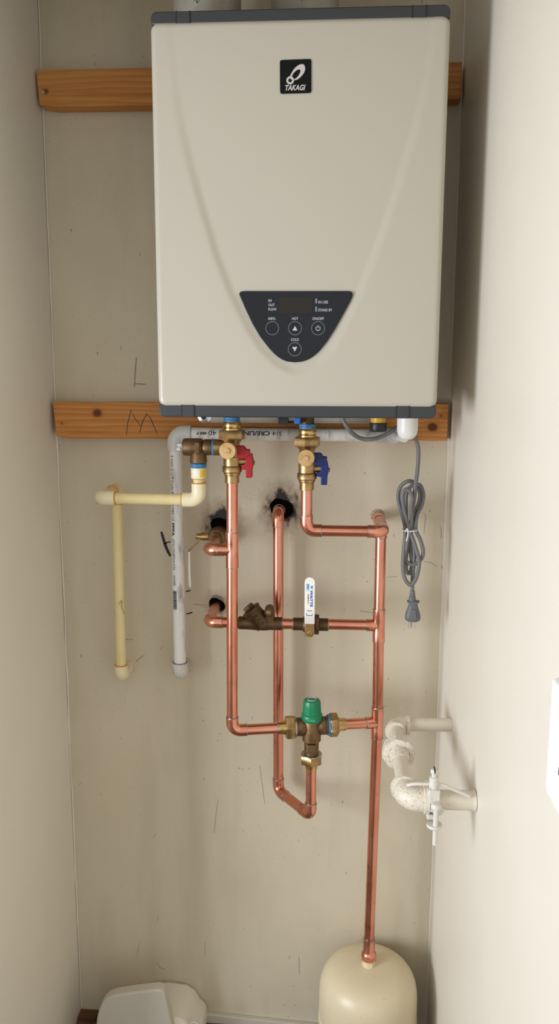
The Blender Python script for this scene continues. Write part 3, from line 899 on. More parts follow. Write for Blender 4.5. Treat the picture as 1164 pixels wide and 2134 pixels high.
# hidden ball valve on the hot stub, its lever hanging down
bv = thing('ball_valve', 'bronze ball valve half in the wall with thin white lever hanging', 'valve', (XE, -0.05, 1.20))
MB().lathe([(0, 0.0128), (0.012, 0.0132), (0.014, 0.0175), (0.022, 0.0200), (0.040, 0.0200), (0.046, 0.0165), (0.052, 0.0150), (0.085, 0.0150)], (XE, -0.078, ZT), BACK, 28).build('body', BRONZE, bv)
MB().lathe([(0, 0.0085), (0.022, 0.0085), (0.026, 0.0060), (0.034, 0.0060), (0.034, 0.0)], (XE - 0.012, -0.050, ZT + 0.0005), XN, 18).build('stem', BRASS, bv)
MB().lathe([(0, 0.0062), (0.005, 0.0062)], (XE - 0.041, -0.050, ZT + 0.0005), XN, 6).build('nut', BRASS_BRIGHT, bv)
lx = XE - 0.0425
lev = [(lx, ZT + 0.008), (lx, ZT - 0.012), (lx - 0.019, ZT - 0.031), (lx - 0.0195, ZT - 0.050)]
MB().tube(fillet([(a, -0.050, b) for a, b in lev], 0.004, 4), 0.0020, 8).build('lever_arm', BRASS, bv)
MB().tube([(lx - 0.0190, -0.050, ZT - 0.033), (lx - 0.0195, -0.050, ZT - 0.07), (lx - 0.0185, -0.050, ZT - 0.105), (lx - 0.018, -0.050, ZT - 0.112)], [0.0028, 0.0033, 0.0033, 0.0022], 12).build('lever_sleeve', LEVER_WHITE, bv)

# ------------------------------------------------------------------ cold copper line
cold = thing('copper_pipe', 'copper pipe from the blue-lever valve down to the beige tank', 'pipe', (0.106, -0.12, 0.27))
ZC = 1.2605
CX = 0.1085
pipe(cold, (COLDX, HOTY, 1.3415), (COLDX, HOTY, ZC + 0.02), CR, COPPER)
celbow(cold, (COLDX, HOTY, ZC), ZP, XP)
pipe(cold, (COLDX + 0.02, HOTY, ZC), (CX - 0.02, HOTY, ZC), CR, COPPER)
celbow(cold, (CX, HOTY, ZC), XN, BACK)
tee(cold, (CX, -0.116, ZC), BACK, ZN, CF, 0.026, 0.024, COPPER_FIT)
pipe(cold, (CX, -0.15, ZC), (CX, 0.010, ZC), CR, COPPER)
MB().lathe([(0, 0.0112), (0.001, 0.0124), (0.028, 0.0124), (0.029, 0.0112)], (CX, -0.062, ZC), BACK, 28).build('coupling', COPPER_FIT, cold)
MB().lathe([(0, 0.0112), (0.001, 0.0140), (0.0025, 0.0155), (0.003, 0.0155)], (CX, -0.0032, ZC), BACK, 28).build('plaster_ring', PLASTER_RING, cold)
T1 = V((0.1088, -0.12, 1.0525))
T2 = V((0.1108, -0.12, 0.8405))
TB = V((0.1045, -0.12, 0.3315))
pipe(cold, (CX, -0.117, ZC - 0.012), T1, CR, COPPER)
pipe(cold, T1, T2, CR, COPPER)
pipe(cold, T2, TB, CR, COPPER)
tee(cold, T1, T1 - T2, XN, CF, 0.034, 0.024, COPPER_FIT)
tee(cold, T2, T1 - T2, -ax, CF, 0.034, 0.024, COPPER_FIT)
pipe(cold, T2 - ax * 0.02, T2 - ax * 0.068, CR, COPPER)
pipe(cold, T1 + XN * 0.02, (0.006, -0.12, 1.0525), CR, COPPER)
MB().lathe([(0, 0.0118), (0.001, 0.0126), (0.030, 0.0128), (0.034, 0.0150), (0.037, 0.0166), (0.043, 0.0166), (0.047, 0.0150), (0.050, 0.0150), (0.054, 0.0162), (0.058, 0.0140), (0.059, 0.0)], TB + ZP * 0.003, ZN, 28).build('threaded_adapter', COPPER_FIT, cold)
MB().lathe([(0, 0.0112), (0.0004, 0.0133), (0.003, 0.0133), (0.0034, 0.0115)], TB + ZP * 0.0045, ZN, 28).build('solder_ring', SOLDER, cold)

# ------------------------------------------------------------------ branch with check valve and ball valve
branch = thing('copper_pipe', 'short copper pipe from a wall hole to the bronze check valve', 'pipe', (-0.21, -0.12, 1.04))
ZB = 1.0515
XB = -0.2445
celbow(branch, (XB, -0.12, ZB), XP, BACK)
pipe(branch, (XB, -0.10, ZB), (XB, 0.03, ZB), CR, COPPER)
pipe(branch, (XB + 0.02, -0.12, ZB), (-0.1780, -0.12, ZB), CR, COPPER)

cvx0, cvx1 = (-0.1812, -0.1200, 1.0492)[0], (-0.0901, -0.1200, 1.0512)[0]
check = thing('check_valve', 'dark bronze swing check valve with a slanted bonnet', 'valve', ((cvx0 + cvx1) / 2, -0.12, ZB - 0.02))
MB().lathe([(0, 0.0128), (0.001, 0.0136), (0.016, 0.0136), (0.026, 0.0140), (0.040, 0.0152), (0.056, 0.0150), (0.066, 0.0138), (cvx1 - cvx0 - 0.001, 0.0136), (cvx1 - cvx0, 0.0128)], (cvx0, -0.12, ZB), XP, 28).build('body', BRONZE_DARK, check)
bd = V((-0.672, 0, 0.740))
bo = V((-0.1320, -0.1200, 1.0534))
MB().lathe([(-0.006, 0.0195), (0.0305, 0.0195), (0.031, 0.0212), (0.036, 0.0215), (0.0375, 0.0200), (0.0375, 0.0)], bo, bd, 32).build('bonnet', BRONZE_DARK, check)
MB().hexnut(bo + bd * 0.0372, bo + bd * 0.0460, 0.0135, 0.3).build('plug', BRONZE_DARK, check)
fr = bo + V((0, -0.0188, 0))
sd_ = V((0.740, 0, 0.672))
for k, tt in enumerate((0.002, 0.012, 0.021)):   # raised cast letters
    MB().obox(fr + bd * tt + sd_ * 0.001, sd_, bd, FRONT, 0.013 if k else 0.011, 0.0052, 0.003).build('cast_mark', BRONZE_DARK, check, bevel=0.001)
lug = V((-0.1174, -0.1350, 1.0794))
MB().cyl(lug + BACK * 0.028, lug, 0.0098, 20, 0.001).obox(lug + V((0.002, 0.012, -0.010)), XP, BACK, UP, 0.017, 0.018, 0.020).build('hinge_lug', BRONZE_DARK, check)
MB().lathe([(0, 0.0052), (0.0025, 0.0050), (0.0032, 0.0038), (0.0022, 0.0030), (0.0022, 0.0)], lug, FRONT, 18).build('hinge_pin', BRASS, check)

bx0, bx1 = (-0.0676, -0.1200, 1.0486)[0], (0.0044, -0.1200, 1.0503)[0]
ball = thing('ball_valve', 'bronze ball valve with an upright white printed lever', 'valve', ((bx0 + bx1) / 2, -0.12, ZB - 0.02))
pipe(branch, (cvx1 - 0.004, -0.12, ZB), (bx0 + 0.004, -0.12, ZB), CR, COPPER)
MB().lathe([(0, 0.0122), (0.001, 0.0132), (0.019, 0.0132), (0.0205, 0.0150), (0.0235, 0.0168), (0.046, 0.0168)], (bx0, -0.12, ZB), XP, 28).build('body', BRONZE_DARK, ball)
MB().hexnut((bx0 + 0.0440, -0.12, ZB), (bx0 + 0.0535, -0.12, ZB), 0.0208, 0.2).build('body_nut', BRONZE_DARK, ball)
MB().lathe([(0, 0.0150), (0.001, 0.0132), (bx1 - bx0 - 0.0545, 0.0132), (bx1 - bx0 - 0.0535, 0.0122)], (bx0 + 0.0535, -0.12, ZB), XP, 28).build('end_socket', BRONZE_DARK, ball)
for x in (bx0 - 0.0012, bx1 - 0.0006):
    MB().lathe([(0, 0.0112), (0.0003, 0.0130), (0.0017, 0.0130), (0.002, 0.0112)], (x, -0.12, ZB), XP, 24).build('solder_ring', SOLDER, ball)
MB().lathe([(0, 0.0112), (0.0003, 0.0132), (0.0017, 0.0132), (0.002, 0.0112)], (cvx1 - 0.0005, -0.12, ZB), XP, 24).build('solder_ring', SOLDER, check)
lc = (bx0 + bx1) / 2 - 0.0015
MB().lathe([(0, 0.0090), (0.020, 0.0090), (0.022, 0.0075), (0.030, 0.0060)], (lc, -0.12, ZB - 0.002), FRONT, 20).build('stem', BRASS, ball)
yl = -0.1475
MB().xz([(lc - 0.0098, ZB - 0.017), (lc + 0.0050, ZB - 0.0185), (lc + 0.0098, ZB - 0.012), (lc + 0.0098, ZB + 0.012), (lc - 0.0098, ZB + 0.012)], yl - 0.0012, yl + 0.0012).build('lever_plate', BRASS, ball, bevel=0.0006)
MB().lathe([(0, 0.0052), (0.004, 0.0052), (0.0042, 0.0034), (0.0055, 0.0030), (0.0055, 0.0)], (lc, yl - 0.0012, ZB - 0.0085), FRONT, 6).build('nut', BRASS_BRIGHT, ball)
hw, zt, zb2 = 0.0102, (-0.0334, -0.1600, 1.1626)[2], ZB + 0.010
tipc = zt - hw
lv_pts = [(lc - hw * 0.98, zb2), (lc + hw * 0.98, zb2)] + [(lc - 0.0005 + hw * 0.95 * math.cos(g), tipc + hw * math.sin(g)) for g in np.linspace(0, math.pi, 13)]
# the sleeve leans out from the valve towards the camera
lev_o = MB()
lean = lambda z: yl - 0.0155 * min(1.0, max(0.0, (z - zb2) / 0.022))
cols = [zb2, zb2 + 0.006, zb2 + 0.016, zb2 + 0.022, zb2 + 0.045, tipc] + [tipc + hw * math.sin(g) for g in (0.35, 0.7, 1.0, 1.3, 1.5)]
vs, fs = [], []
for z in cols:
    wv = hw if z <= tipc else max(0.0006, math.sqrt(max(hw * hw - (z - tipc) ** 2, 0)))
    yy = lean(z)
    vs += [(lc - wv, yy - 0.0022, z), (lc + wv, yy - 0.0022, z), (lc + wv, yy + 0.0022, z), (lc - wv, yy + 0.0022, z)]
for k in range(len(cols) - 1):
    for s in range(4):
        fs.append((4 * k + s, 4 * k + (s + 1) % 4, 4 * k + 4 + (s + 1) % 4, 4 * k + 4 + s))
fs += [(3, 2, 1, 0), tuple(4 * (len(cols) - 1) + s for s in range(4))]
lever = lev_o.add(vs, fs).build('lever', LEVER_WHITE, ball, bevel=0.0009)
yt = lean(zt) - 0.0025
dn = ZN
z0 = zt
lettering('WATTS', 0.0066, PRINT_BLUE, lever, (lc + 0.0012, yt, z0 - 0.0262), ZN, XP, bold=0.05, width=0.0345, shear=0.12)
lettering('W', 0.0060, PRINT_BLUE, lever, (lc + 0.0018, yt, z0 - 0.0165), ZN, XP, bold=0.06, width=0.0070)
lettering('LFFBVS-4', 0.0033, PRINT_BLACK, lever, (lc - 0.0040, yt, z0 - 0.0345), ZN, XP, bold=0.03, width=0.0195)
MB().xz([(lc - 0.0062, z0 - 0.0135), (lc - 0.0012, z0 - 0.0135), (lc - 0.0012, z0 - 0.0272), (lc - 0.0062, z0 - 0.0272)], yt, yt + 0.0003).build('printed_box', PRINT_LBLUE, lever, smooth=False)
MB().xz([(lc - 0.0052, z0 - 0.0240), (lc - 0.0022, z0 - 0.0240), (lc - 0.0022, z0 - 0.0262), (lc - 0.0052, z0 - 0.0262)], yt - 0.0001, yt + 0.0002).build('printed_box', LEVER_WHITE, lever, smooth=False)
MB().stroke([(lc - 0.0050, z0 - 0.0690), (lc + 0.0052, z0 - 0.0690)], 0.0012, yt + 0.0003, 0.0004, False).build('printed_line', PRINT_BLACK, lever, smooth=False)
MB().stroke([(lc - 0.0060, z0 - 0.0742), (lc - 0.0060, z0 - 0.0785), (lc + 0.0055, z0 - 0.0785), (lc + 0.0055, z0 - 0.0742)], 0.0014, yt + 0.0003, 0.0004, False).build('printed_bracket', PRINT_BLUE, lever, smooth=False)

# ------------------------------------------------------------------ mixed water line at the back
mixed = thing('copper_pipe', 'copper pipe from a sooty wall hole down behind the check valve', 'pipe', (-0.102, -0.05, 0.63))
XM, YM = -0.1020, -0.048
ZM = 1.2730
ZL = 0.6385
mvx = (-0.0267, -0.1500, 0.7489)[0]
tM = ((mvx - A.x) / (Bc.x - A.x))
MC = A + (Bc - A) * tM      # centre of the mixing valve
celbow(mixed, (XM - 0.002, YM, ZM), ZN, BACK)
pipe(mixed, (XM - 0.002, YM + 0.02, ZM), (XM - 0.002, 0.03, ZM), CR, COPPER)
pipe(mixed, (XM - 0.002, YM, ZM - 0.02), (XM, YM, ZL + 0.02), CR, COPPER)
low_a, low_b = V((XM, YM, ZL)), V((MC.x, MC.y, ZL))
ld = (low_b - low_a).normalized()
celbow(mixed, low_a, ZP, ld)
pipe(mixed, low_a + ld * 0.02, low_b - ld * 0.02, CR, COPPER)
celbow(mixed, low_b, -ld, ZP)
pipe(mixed, low_b + ZP * 0.02, (MC.x, MC.y, MC.z - 0.083), CR, COPPER)

# ------------------------------------------------------------------ mixing valve
mix = thing('mixing_valve', 'bronze three-way mixing valve with a green cap', 'valve', (MC.x, MC.y, MC.z - 0.09))
MB().lathe([(0.018, 0.0185), (0.0165, 0.0195), (-0.030, 0.0195), (-0.0325, 0.0175), (-0.034, 0.0155), (-0.070, 0.0150), (-0.072, 0.0150)], MC, UP, 32).build('body', BRONZE, mix)
MB().box((MC.x - 0.0085, MC.y - 0.0195, MC.z - 0.052), (MC.x + 0.0085, MC.y - 0.008, MC.z - 0.034)).build('cast_plate', BRONZE, mix, bevel=0.0012)
capo = MC + ZP * 0.016
MB().lathe([(-0.002, 0.0212), (0.002, 0.0222), (0.0105, 0.0222), (0.0125, 0.0210), (0.0135, 0.0196)], capo, UP, 40).build('cap_skirt', GREEN, mix)
# ribbed crown
prof = [(0.0125, 0.0197), (0.030, 0.0188), (0.038, 0.0182), (0.0415, 0.0165), (0.0425, 0.0140), (0.0425, 0.0)]
mb = MB()
seg = 60
vs, fs = [], []
for t_, r_ in prof[:-1]:
    for k in range(seg):
        rr_ = r_ * (1 - 0.035 * (1 if (k % 5 == 0) else 0) * (1 if t_ < 0.04 else 0))
        g = 2 * math.pi * k / seg
        vs.append(tuple(capo + V((rr_ * math.cos(g), rr_ * math.sin(g), t_))))
for j in range(len(prof) - 2):
    for k in range(seg):
        k2 = (k + 1) % seg
        fs.append((j * seg + k, j * seg + k2, (j + 1) * seg + k2, (j + 1) * seg + k))
fs.append(tuple(range((len(prof) - 2) * seg, (len(prof) - 1) * seg)))
crown = mb.add(vs, fs).build('cap_crown', GREEN, mix, angle=25)
ct = capo + V((0, 0, 0.0427))
for g0, g1 in ((0.35, 2.2), (3.5, 5.3)):      # curved turning arrows on the crown
    arc = [V((ct.x + 0.0098 * math.cos(g), ct.y + 0.0098 * math.sin(g), ct.z)) for g in np.linspace(g0, g1, 12)]
    mbk = MB().tube(arc, [0.0006] + [0.0013] * 10 + [0.0006], 6)
    tip, tan = arc[-1], (arc[-1] - arc[-3]).normalized()
    nn = V((-tan.y, tan.x, 0))
    mbk.prism([tip + tan * 0.004, tip + nn * 0.0028, tip - nn * 0.0028], (0, 0, 0.0005))
    mbk.build('arrow', PRINT, crown, smooth=False)
lettering('COLD', 0.0052, GREEN_LIGHT, mix, capo + V((-0.0075, -0.0224, 0.0035)), XP, UP, width=0.015, bold=0.01)
for d in (-ax, ax):
    MB().lathe([(0.010, 0.0150), (0.018, 0.0182), (0.020, 0.0190), (0.0265, 0.0190), (0.028, 0.0180), (0.0285, 0.0190), (0.034, 0.0190)], MC, d, 28).build('side_inlet', BRONZE, mix)
    MB().lathe([(0.033, 0.0185), (0.0335, 0.0215), (0.037, 0.0220), (0.0375, 0.0185)], MC, d, 28).build('gasket', TAPE if d is ax else SOLDER, mix)
    MB().hexnut(MC + d * 0.0368, MC + d * 0.0548, 0.0248, 0.25).build('union_nut', BRASS, mix)
    MB().lathe([(0.0540, 0.0145), (0.060, 0.0140), (0.061, 0.0133), (0.0700, 0.0131), (0.0703, 0.0112)], MC, d, 28).build('tailpiece', BRASS_BRIGHT, mix)
    MB().lathe([(0.0697, 0.0112), (0.070, 0.0130), (0.0722, 0.0124), (0.0726, 0.0112)], MC, d, 24).build('solder_ring', SOLDER, mix)
MB().lathe([(0.060, 0.0160), (0.0605, 0.0215), (0.063, 0.0222), (0.0635, 0.0185)], MC, ZN, 28).build('gasket', SOLDER, mix)
MB().hexnut(MC + ZN * 0.0625, MC + ZN * 0.0810, 0.0240, 0.0).build('union_nut', BRASS, mix)
MB().lathe([(0.080, 0.0135), (0.085, 0.0130), (0.086, 0.0126), (0.0930, 0.0126), (0.0933, 0.0112)], MC, ZN, 28).build('tailpiece', BRASS_BRIGHT, mix)

# ------------------------------------------------------------------ ivory relief drain
ivory = thing('drain_pipe', 'ivory plastic drain pipe with a long vertical drop into the wall', 'pipe', (-0.449, -0.06, 0.92))
pz = pr_z - 0.031
MB().lathe([(0, 0.0142), (0.0015, 0.0156), (0.0075, 0.0152), (0.009, 0.0142)], (xo, HOTY, pz), ZN, 28).build('thread_sealant', TAPE, ivory)
ad = MB().lathe([(0, 0.0135), (0.0008, 0.0148), (0.020, 0.0148), (0.0212, 0.0140)], (xo, HOTY, pz - 0.0085), ZN, 28).build('male_adapter', CPVC_FIT, ivory)
for k, (g0, g1, mt) in enumerate(((-2.44, -1.25, PAPER), (-1.2, -0.35, YELLOW_LABEL))):
    vs, fs = [], []
    n = 10
    for j in range(n + 1):
        g = g0 + (g1 - g0) * j / n
        for z in (-0.0115, -0.0268):
            vs.append((xo + 0.01495 * math.cos(g), HOTY + 0.01495 * math.sin(g), pz + z))
    fs = [(2 * j, 2 * j + 1, 2 * j + 3, 2 * j + 2) for j in range(n)]
    MB().add(vs, fs).build('label', mt, ad)
MB().lathe([(0, 0.011), (0.0002, 0.0134), (0.0022, 0.0128), (0.0026, 0.011)], (xo, HOTY, pz - 0.0290), ZN, 24).build('joint_ring', AMBER, ivory)
zi = (-0.3597, -0.1800, 1.3185)[2]
pipe(ivory, (xo, HOTY, pz - 0.025), (xo, HOTY, zi + 0.02), 0.0111, CPVC)
elbow(ivory, (xo, HOTY, zi), ZP, XN, 0.0142, 0.032, 0.016, CPVC_FIT, AMBER, rr=-0.0006, ring_w=0.0022)
XI = -0.4475
zi2 = zi + 0.0015
pipe(ivory, (xo - 0.02, HOTY, zi), (XI + 0.02, HOTY, zi2), 0.0111, CPVC)
elbow(ivory, (XI, HOTY, zi2), XP, BACK, 0.0142, 0.030, 0.016, CPVC_FIT, AMBER, rr=-0.0006, ring_w=0.0022)
YI = -0.058
pipe(ivory, (XI, HOTY + 0.02, zi2), (XI, YI - 0.02, zi2), 0.0111, CPVC)
elbow(ivory, (XI, YI, zi2), FRONT, ZN, 0.0142, 0.030, 0.016, CPVC_FIT, AMBER, rr=-0.0006, ring_w=0.0022)
zi3 = (-0.4490, -0.0580, 0.9047)[2]
pipe(ivory, (XI, YI, zi2 - 0.02), (XI - 0.0015, YI, zi3 + 0.02), 0.0111, CPVC)
elbow(ivory, (XI - 0.0015, YI, zi3), ZP, BACK, 0.0142, 0.024, 0.016, CPVC_FIT, AMBER, rr=-0.0006, ring_w=0.0022)
pipe(ivory, (XI - 0.0015, YI + 0.02, zi3), (XI - 0.0015, -0.0006, zi3), 0.0125, CPVC_FIT)
MB().stroke([(-0.4456, 1.0695), (-0.4436, 1.0773), (-0.4410, 1.0799), (-0.4391, 1.0748), (-0.4419, 1.0657), (-0.4376, 1.0568), (-0.4353, 1.0478)], 0.0010, YI - 0.0112, 0.0003).build('pen_mark', PRINT_BLACK, ivory, smooth=False)

# ------------------------------------------------------------------ white condensate drain
pvc = thing('drain_pipe', 'white plastic condensate pipe with printed lettering along the lower board', 'pipe', (-0.318, -0.062, 0.92))
YV = -0.062
zv = (-0.0831, -0.0620, 1.4392)[2]
xv0, xv1 = (-0.3184, -0.0620, 1.3828)[0], (-0.3170, -0.0620, 0.9406)[0]
zv2 = (-0.3153, -0.0620, 0.9143)[2]
PR, PF = 0.01335, 0.0172
xe = (0.1140, -0.0620, 1.4412)[0]
pipe(pvc, (xv0 + 0.015, YV, zv), (xe, YV, zv), PR, PVC)
elbow(pvc, (xv0, YV, zv), XP, ZN, PF, 0.0335, 0.019, PVC_FIT, name='elbow')
pipe(pvc, (xv0, YV, zv - 0.02), (xv1, YV, zv2 + 0.015), PR, PVC)
elbow(pvc, (xv1, YV, zv2), ZP, BACK, PF * 0.95, 0.026, 0.017, PVC_SCUFF, PRINT_DIM, rr=0.0002)
pipe(pvc, (xv1, YV + 0.02, zv2), (xv1, -0.0006, zv2), 0.0150, PVC_SCUFF)
MB().lathe([(0, 0.0135), (0.0006, 0.0150), (0.040, 0.0150), (0.0405, 0.0135)], ((0.0973, -0.0620, 1.4411)[0], YV, zv), XP, 28).build('coupling', PVC_FIT, pvc)
elbow(pvc, (xe + 0.018, YV, zv), XN, FRONT, 0.0150, 0.020, 0.014, PVC_FIT)
pipe(pvc, (xe + 0.018, YV - 0.015, zv), (0.1435, -0.183, zv + 0.004), 0.009, PVC_FIT)
# printed lettering, upside down on the level run and running down the drop
yf = YV - PR - 0.0003
lettering('3/4', 0.0125, PRINT_BLACK, pvc, ((-0.0943, -0.0750, 1.4464)[0], yf, zv), XN, ZN, width=0.0205, wrap=PR, yoff=-0.0072)
lettering('CRE/LIN', 0.0125, PRINT_BLACK, pvc, ((-0.1199, -0.0750, 1.4462)[0], yf, zv), XN, ZN, width=0.054, bold=0.03, wrap=PR, yoff=-0.0072)
lettering('40', 0.0145, PRINT_BLACK, pvc, ((-0.2304, -0.0750, 1.4454)[0], yf, zv), XN, ZN, width=0.0165, wrap=PR, yoff=-0.0078)
lettering('480 F', 0.0085, PRINT_BLACK, pvc, ((-0.2498, -0.0750, 1.4453)[0], yf, zv), XN, ZN, width=0.022, bold=0.03, wrap=PR, yoff=-0.0050)
def down_text(s, y0, y1, size, za, zb, **k):
    xa = xv0 + (xv1 - xv0) * (zv - 0.02 - za) / (zv - zv2 - 0.035)
    d = V((xv1 - xv0, 0, -(zv - zv2 - 0.035))).normalized()
    lettering(s, size, PRINT_BLACK, pvc, (xa, YV - PR - 0.0003, za), d, V((-d.z, 0, d.x)), width=za - zb, wrap=PR, yoff=-0.0098, **k)
down_text('F NW-G U P Code A', 0, 0, 0.0095, (-0.3238, -0.0750, 1.3940)[2], (-0.3233, -0.0750, 1.3135)[2])
down_text('1785-15', 0, 0, 0.0085, (-0.3237, -0.0750, 1.2891)[2], (-0.3233, -0.0750, 1.2563)[2])
down_text('PPFA', 0, 0, 0.0085, (-0.3234, -0.0750, 1.2522)[2], (-0.3240, -0.0750, 1.2234)[2], bold=0.04)
down_text('0721254P2AOSL', 0, 0, 0.0085, (-0.3230, -0.0750, 1.2172)[2], (-0.3233, -0.0750, 1.1484)[2])
down_text('0208', 0, 0, 0.0085, (-0.3225, -0.0750, 1.1379)[2], (-0.3229, -0.0750, 1.1169)[2])
random.seed(3)
mb = MB()
zz = (-0.3210, -0.0750, 1.1042)[2]
zend = (-0.3218, -0.0750, 1.0639)[2]
xb_ = xv0 + (xv1 - xv0) * 0.65 - 0.0105
while zz > zend:
    h = random.choice((0.0006, 0.001, 0.0016))
    mb.obox((xb_ + 0.0045, YV - 0.0129, zz), V((0.93, -0.37, 0)), V((0.37, 0.93, 0)), UP, 0.0085, 0.0006, h)
    zz -= h + random.choice((0.0008, 0.0013))
mb.build('barcode', PRINT_BLACK, pvc, smooth=False)

# ------------------------------------------------------------------ power cord
cord = thing('power_cord', 'grey power cord coiled and tied below the heater with its plug hanging', 'power cord', (0.165, -0.13, 1.05))
cs = [(0.1764, -0.1350, 1.4016), (0.1766, -0.1350, 1.3948), (0.1749, -0.1380, 1.3698), (0.1716, -0.1420, 1.3449), (0.1706, -0.1420, 1.3245), (0.1678, -0.1380, 1.2931), (0.1650, -0.1340, 1.2578), (0.1597, -0.1300, 1.2220), (0.1581, -0.1280, 1.1970), (0.1644, -0.1280, 1.1865), (0.1762, -0.1300, 1.1845), (0.1892, -0.1320, 1.1967), (0.1922, -0.1340, 1.2129), (0.1860, -0.1340, 1.2355), (0.1762, -0.1320, 1.2576), (0.1781, -0.1300, 1.2850), (0.1870, -0.1280, 1.3055), (0.1899, -0.1260, 1.3259), (0.1854, -0.1240, 1.3410), (0.1796, -0.1220, 1.3458), (0.1670, -0.1220, 1.3439), (0.1571, -0.1240, 1.3286), (0.1562, -0.1260, 1.2979), (0.1584, -0.1280, 1.2740), (0.1654, -0.1320, 1.2522), (0.1760, -0.1360, 1.2236), (0.1844, -0.1380, 1.1927), (0.1816, -0.1400, 1.1668), (0.1744, -0.1410, 1.1492), (0.1661, -0.1400, 1.1453), (0.1565, -0.1380, 1.1587), (0.1528, -0.1350, 1.1809), (0.1540, -0.1300, 1.2132), (0.1566, -0.1260, 1.2544), (0.1492, -0.1220, 1.2867), (0.1409, -0.1200, 1.3175), (0.1451, -0.1220, 1.3419), (0.1596, -0.1260, 1.3529), (0.1724, -0.1180, 1.3478), (0.1824, -0.1160, 1.3330), (0.1838, -0.1160, 1.3140), (0.1744, -0.1180, 1.2829), (0.1682, -0.1200, 1.2552), (0.1676, -0.1200, 1.2201), (0.1721, -0.1200, 1.1848), (0.1692, -0.1200, 1.1651), (0.1621, -0.1220, 1.1673), (0.1595, -0.1240, 1.1890), (0.1618, -0.1260, 1.2212), (0.1680, -0.1300, 1.2554), (0.1642, -0.1460, 1.3012), (0.1649, -0.1480, 1.3253), (0.1562, -0.1480, 1.3396), (0.1474, -0.1460, 1.3316), (0.1493, -0.1420, 1.3072), (0.1574, -0.1380, 1.2757), (0.1670, -0.1340, 1.2491), (0.1755, -0.1280, 1.2131), (0.1753, -0.1240, 1.1769), (0.1736, -0.1240, 1.1502), (0.1738, -0.1260, 1.1364), (0.1747, -0.1280, 1.1173)]
top = [(0.0253, -0.2000, 1.4837), (0.0278, -0.2000, 1.4757), (0.0353, -0.2000, 1.4628), (0.0481, -0.1900, 1.4484), (0.0633, -0.1800, 1.4404), (0.0798, -0.1800, 1.4392), (0.0981, -0.1750, 1.4428), (0.1179, -0.1700, 1.4525), (0.1329, -0.1650, 1.4622), (0.1521, -0.1550, 1.4593), (0.1651, -0.1450, 1.4454), (0.1719, -0.1400, 1.4316), (0.1757, -0.1380, 1.4162)]
MB().tube(spline(top[:-1] + [top[-1]] + cs[1:], 6), 0.0040, 12).build('cable', GREY_RUBBER, cord)
pg = (0.1743, -0.1280, 1.1154)
px, py_, pzt = pg[0], -0.128, (0.1742, -0.1280, 1.1175)[2]
MB().lathe([(-0.012, 0.0045), (0, 0.0062), (0.001, 0.0070), (0.011, 0.0070), (0.012, 0.0062)], (px, py_, pzt), ZN, 20).build('strain_relief', GREY_PLUG, cord)
def plug_body():
    rings = [(0.0085, 0.0125, 0.0060), (0.0100, 0.0130, 0.0085), (0.0120, 0.0122, 0.0085), (0.0150, 0.0085, 0.0080), (0.024, 0.0110, 0.0090), (0.036, 0.0150, 0.0105), (0.042, 0.0158, 0.0110), (0.048, 0.0155, 0.0108), (0.0515, 0.0110, 0.0090)]
    vs, fs = [], []
    n = 24
    for t, a, b in rings:
        for k in range(n):
            g = 2 * math.pi * k / n
            e = 0.75
            cxx = math.copysign(abs(math.cos(g)) ** e, math.cos(g))
            sxx = math.copysign(abs(math.sin(g)) ** e, math.sin(g))
            vs.append((px + 0.002 + a * cxx, py_ + b * sxx, pzt - t))
    for j in range(len(rings) - 1):
        for k in range(n):
            fs.append((j * n + k, j * n + (k + 1) % n, (j + 1) * n + (k + 1) % n, (j + 1) * n + k))
    fs += [tuple(range(n)), tuple(range((len(rings) - 1) * n, len(rings) * n))]
    return MB().add(vs, fs).build('plug', GREY_PLUG, cord, angle=45)
pb = plug_body()
MB().xz([(px - 0.0055, pzt - 0.046), (px + 0.0095, pzt - 0.046), (px + 0.0065, pzt - 0.024), (px - 0.0020, pzt - 0.024)], py_ - 0.0125, py_ - 0.008).build('grip', GREY_PLUG, pb, bevel=0.0012)
for dx, dy in ((-0.006, 0.0), (0.0075, 0.0)):
    MB().box((px + 0.001 + dx - 0.0008, py_ - 0.0032, pzt - 0.0665), (px + 0.001 + dx + 0.0008, py_ + 0.0032, pzt - 0.051)).build('prong', STEEL, pb)
MB().cyl((px + 0.0015, py_ + 0.007, pzt - 0.050), (px + 0.0015, py_ + 0.007, pzt - 0.069), 0.0024, 12).build('prong', STEEL, pb)
tz = (0.1646, -0.1300, 1.2556)[2]
tx = (0.1646, -0.1300, 1.2556)[0]
MB().tube(spline([(tx - 0.0135, -0.128, tz - 0.001), (tx - 0.008, -0.147, tz), (tx + 0.004, -0.148, tz + 0.0005), (tx + 0.0135, -0.137, tz), (tx + 0.012, -0.116, tz), (tx - 0.010, -0.114, tz), (tx - 0.0135, -0.128, tz - 0.001)], 6), 0.0011, 8).tube(spline([(tx - 0.011, -0.1475, tz - 0.001), (tx - 0.007, -0.151, tz + 0.006), (tx - 0.0055, -0.152, tz - 0.004), (tx - 0.008, -0.152, tz - 0.019)], 6), 0.0011, 8).build('twist_tie', WHITE_PLASTIC, cord)

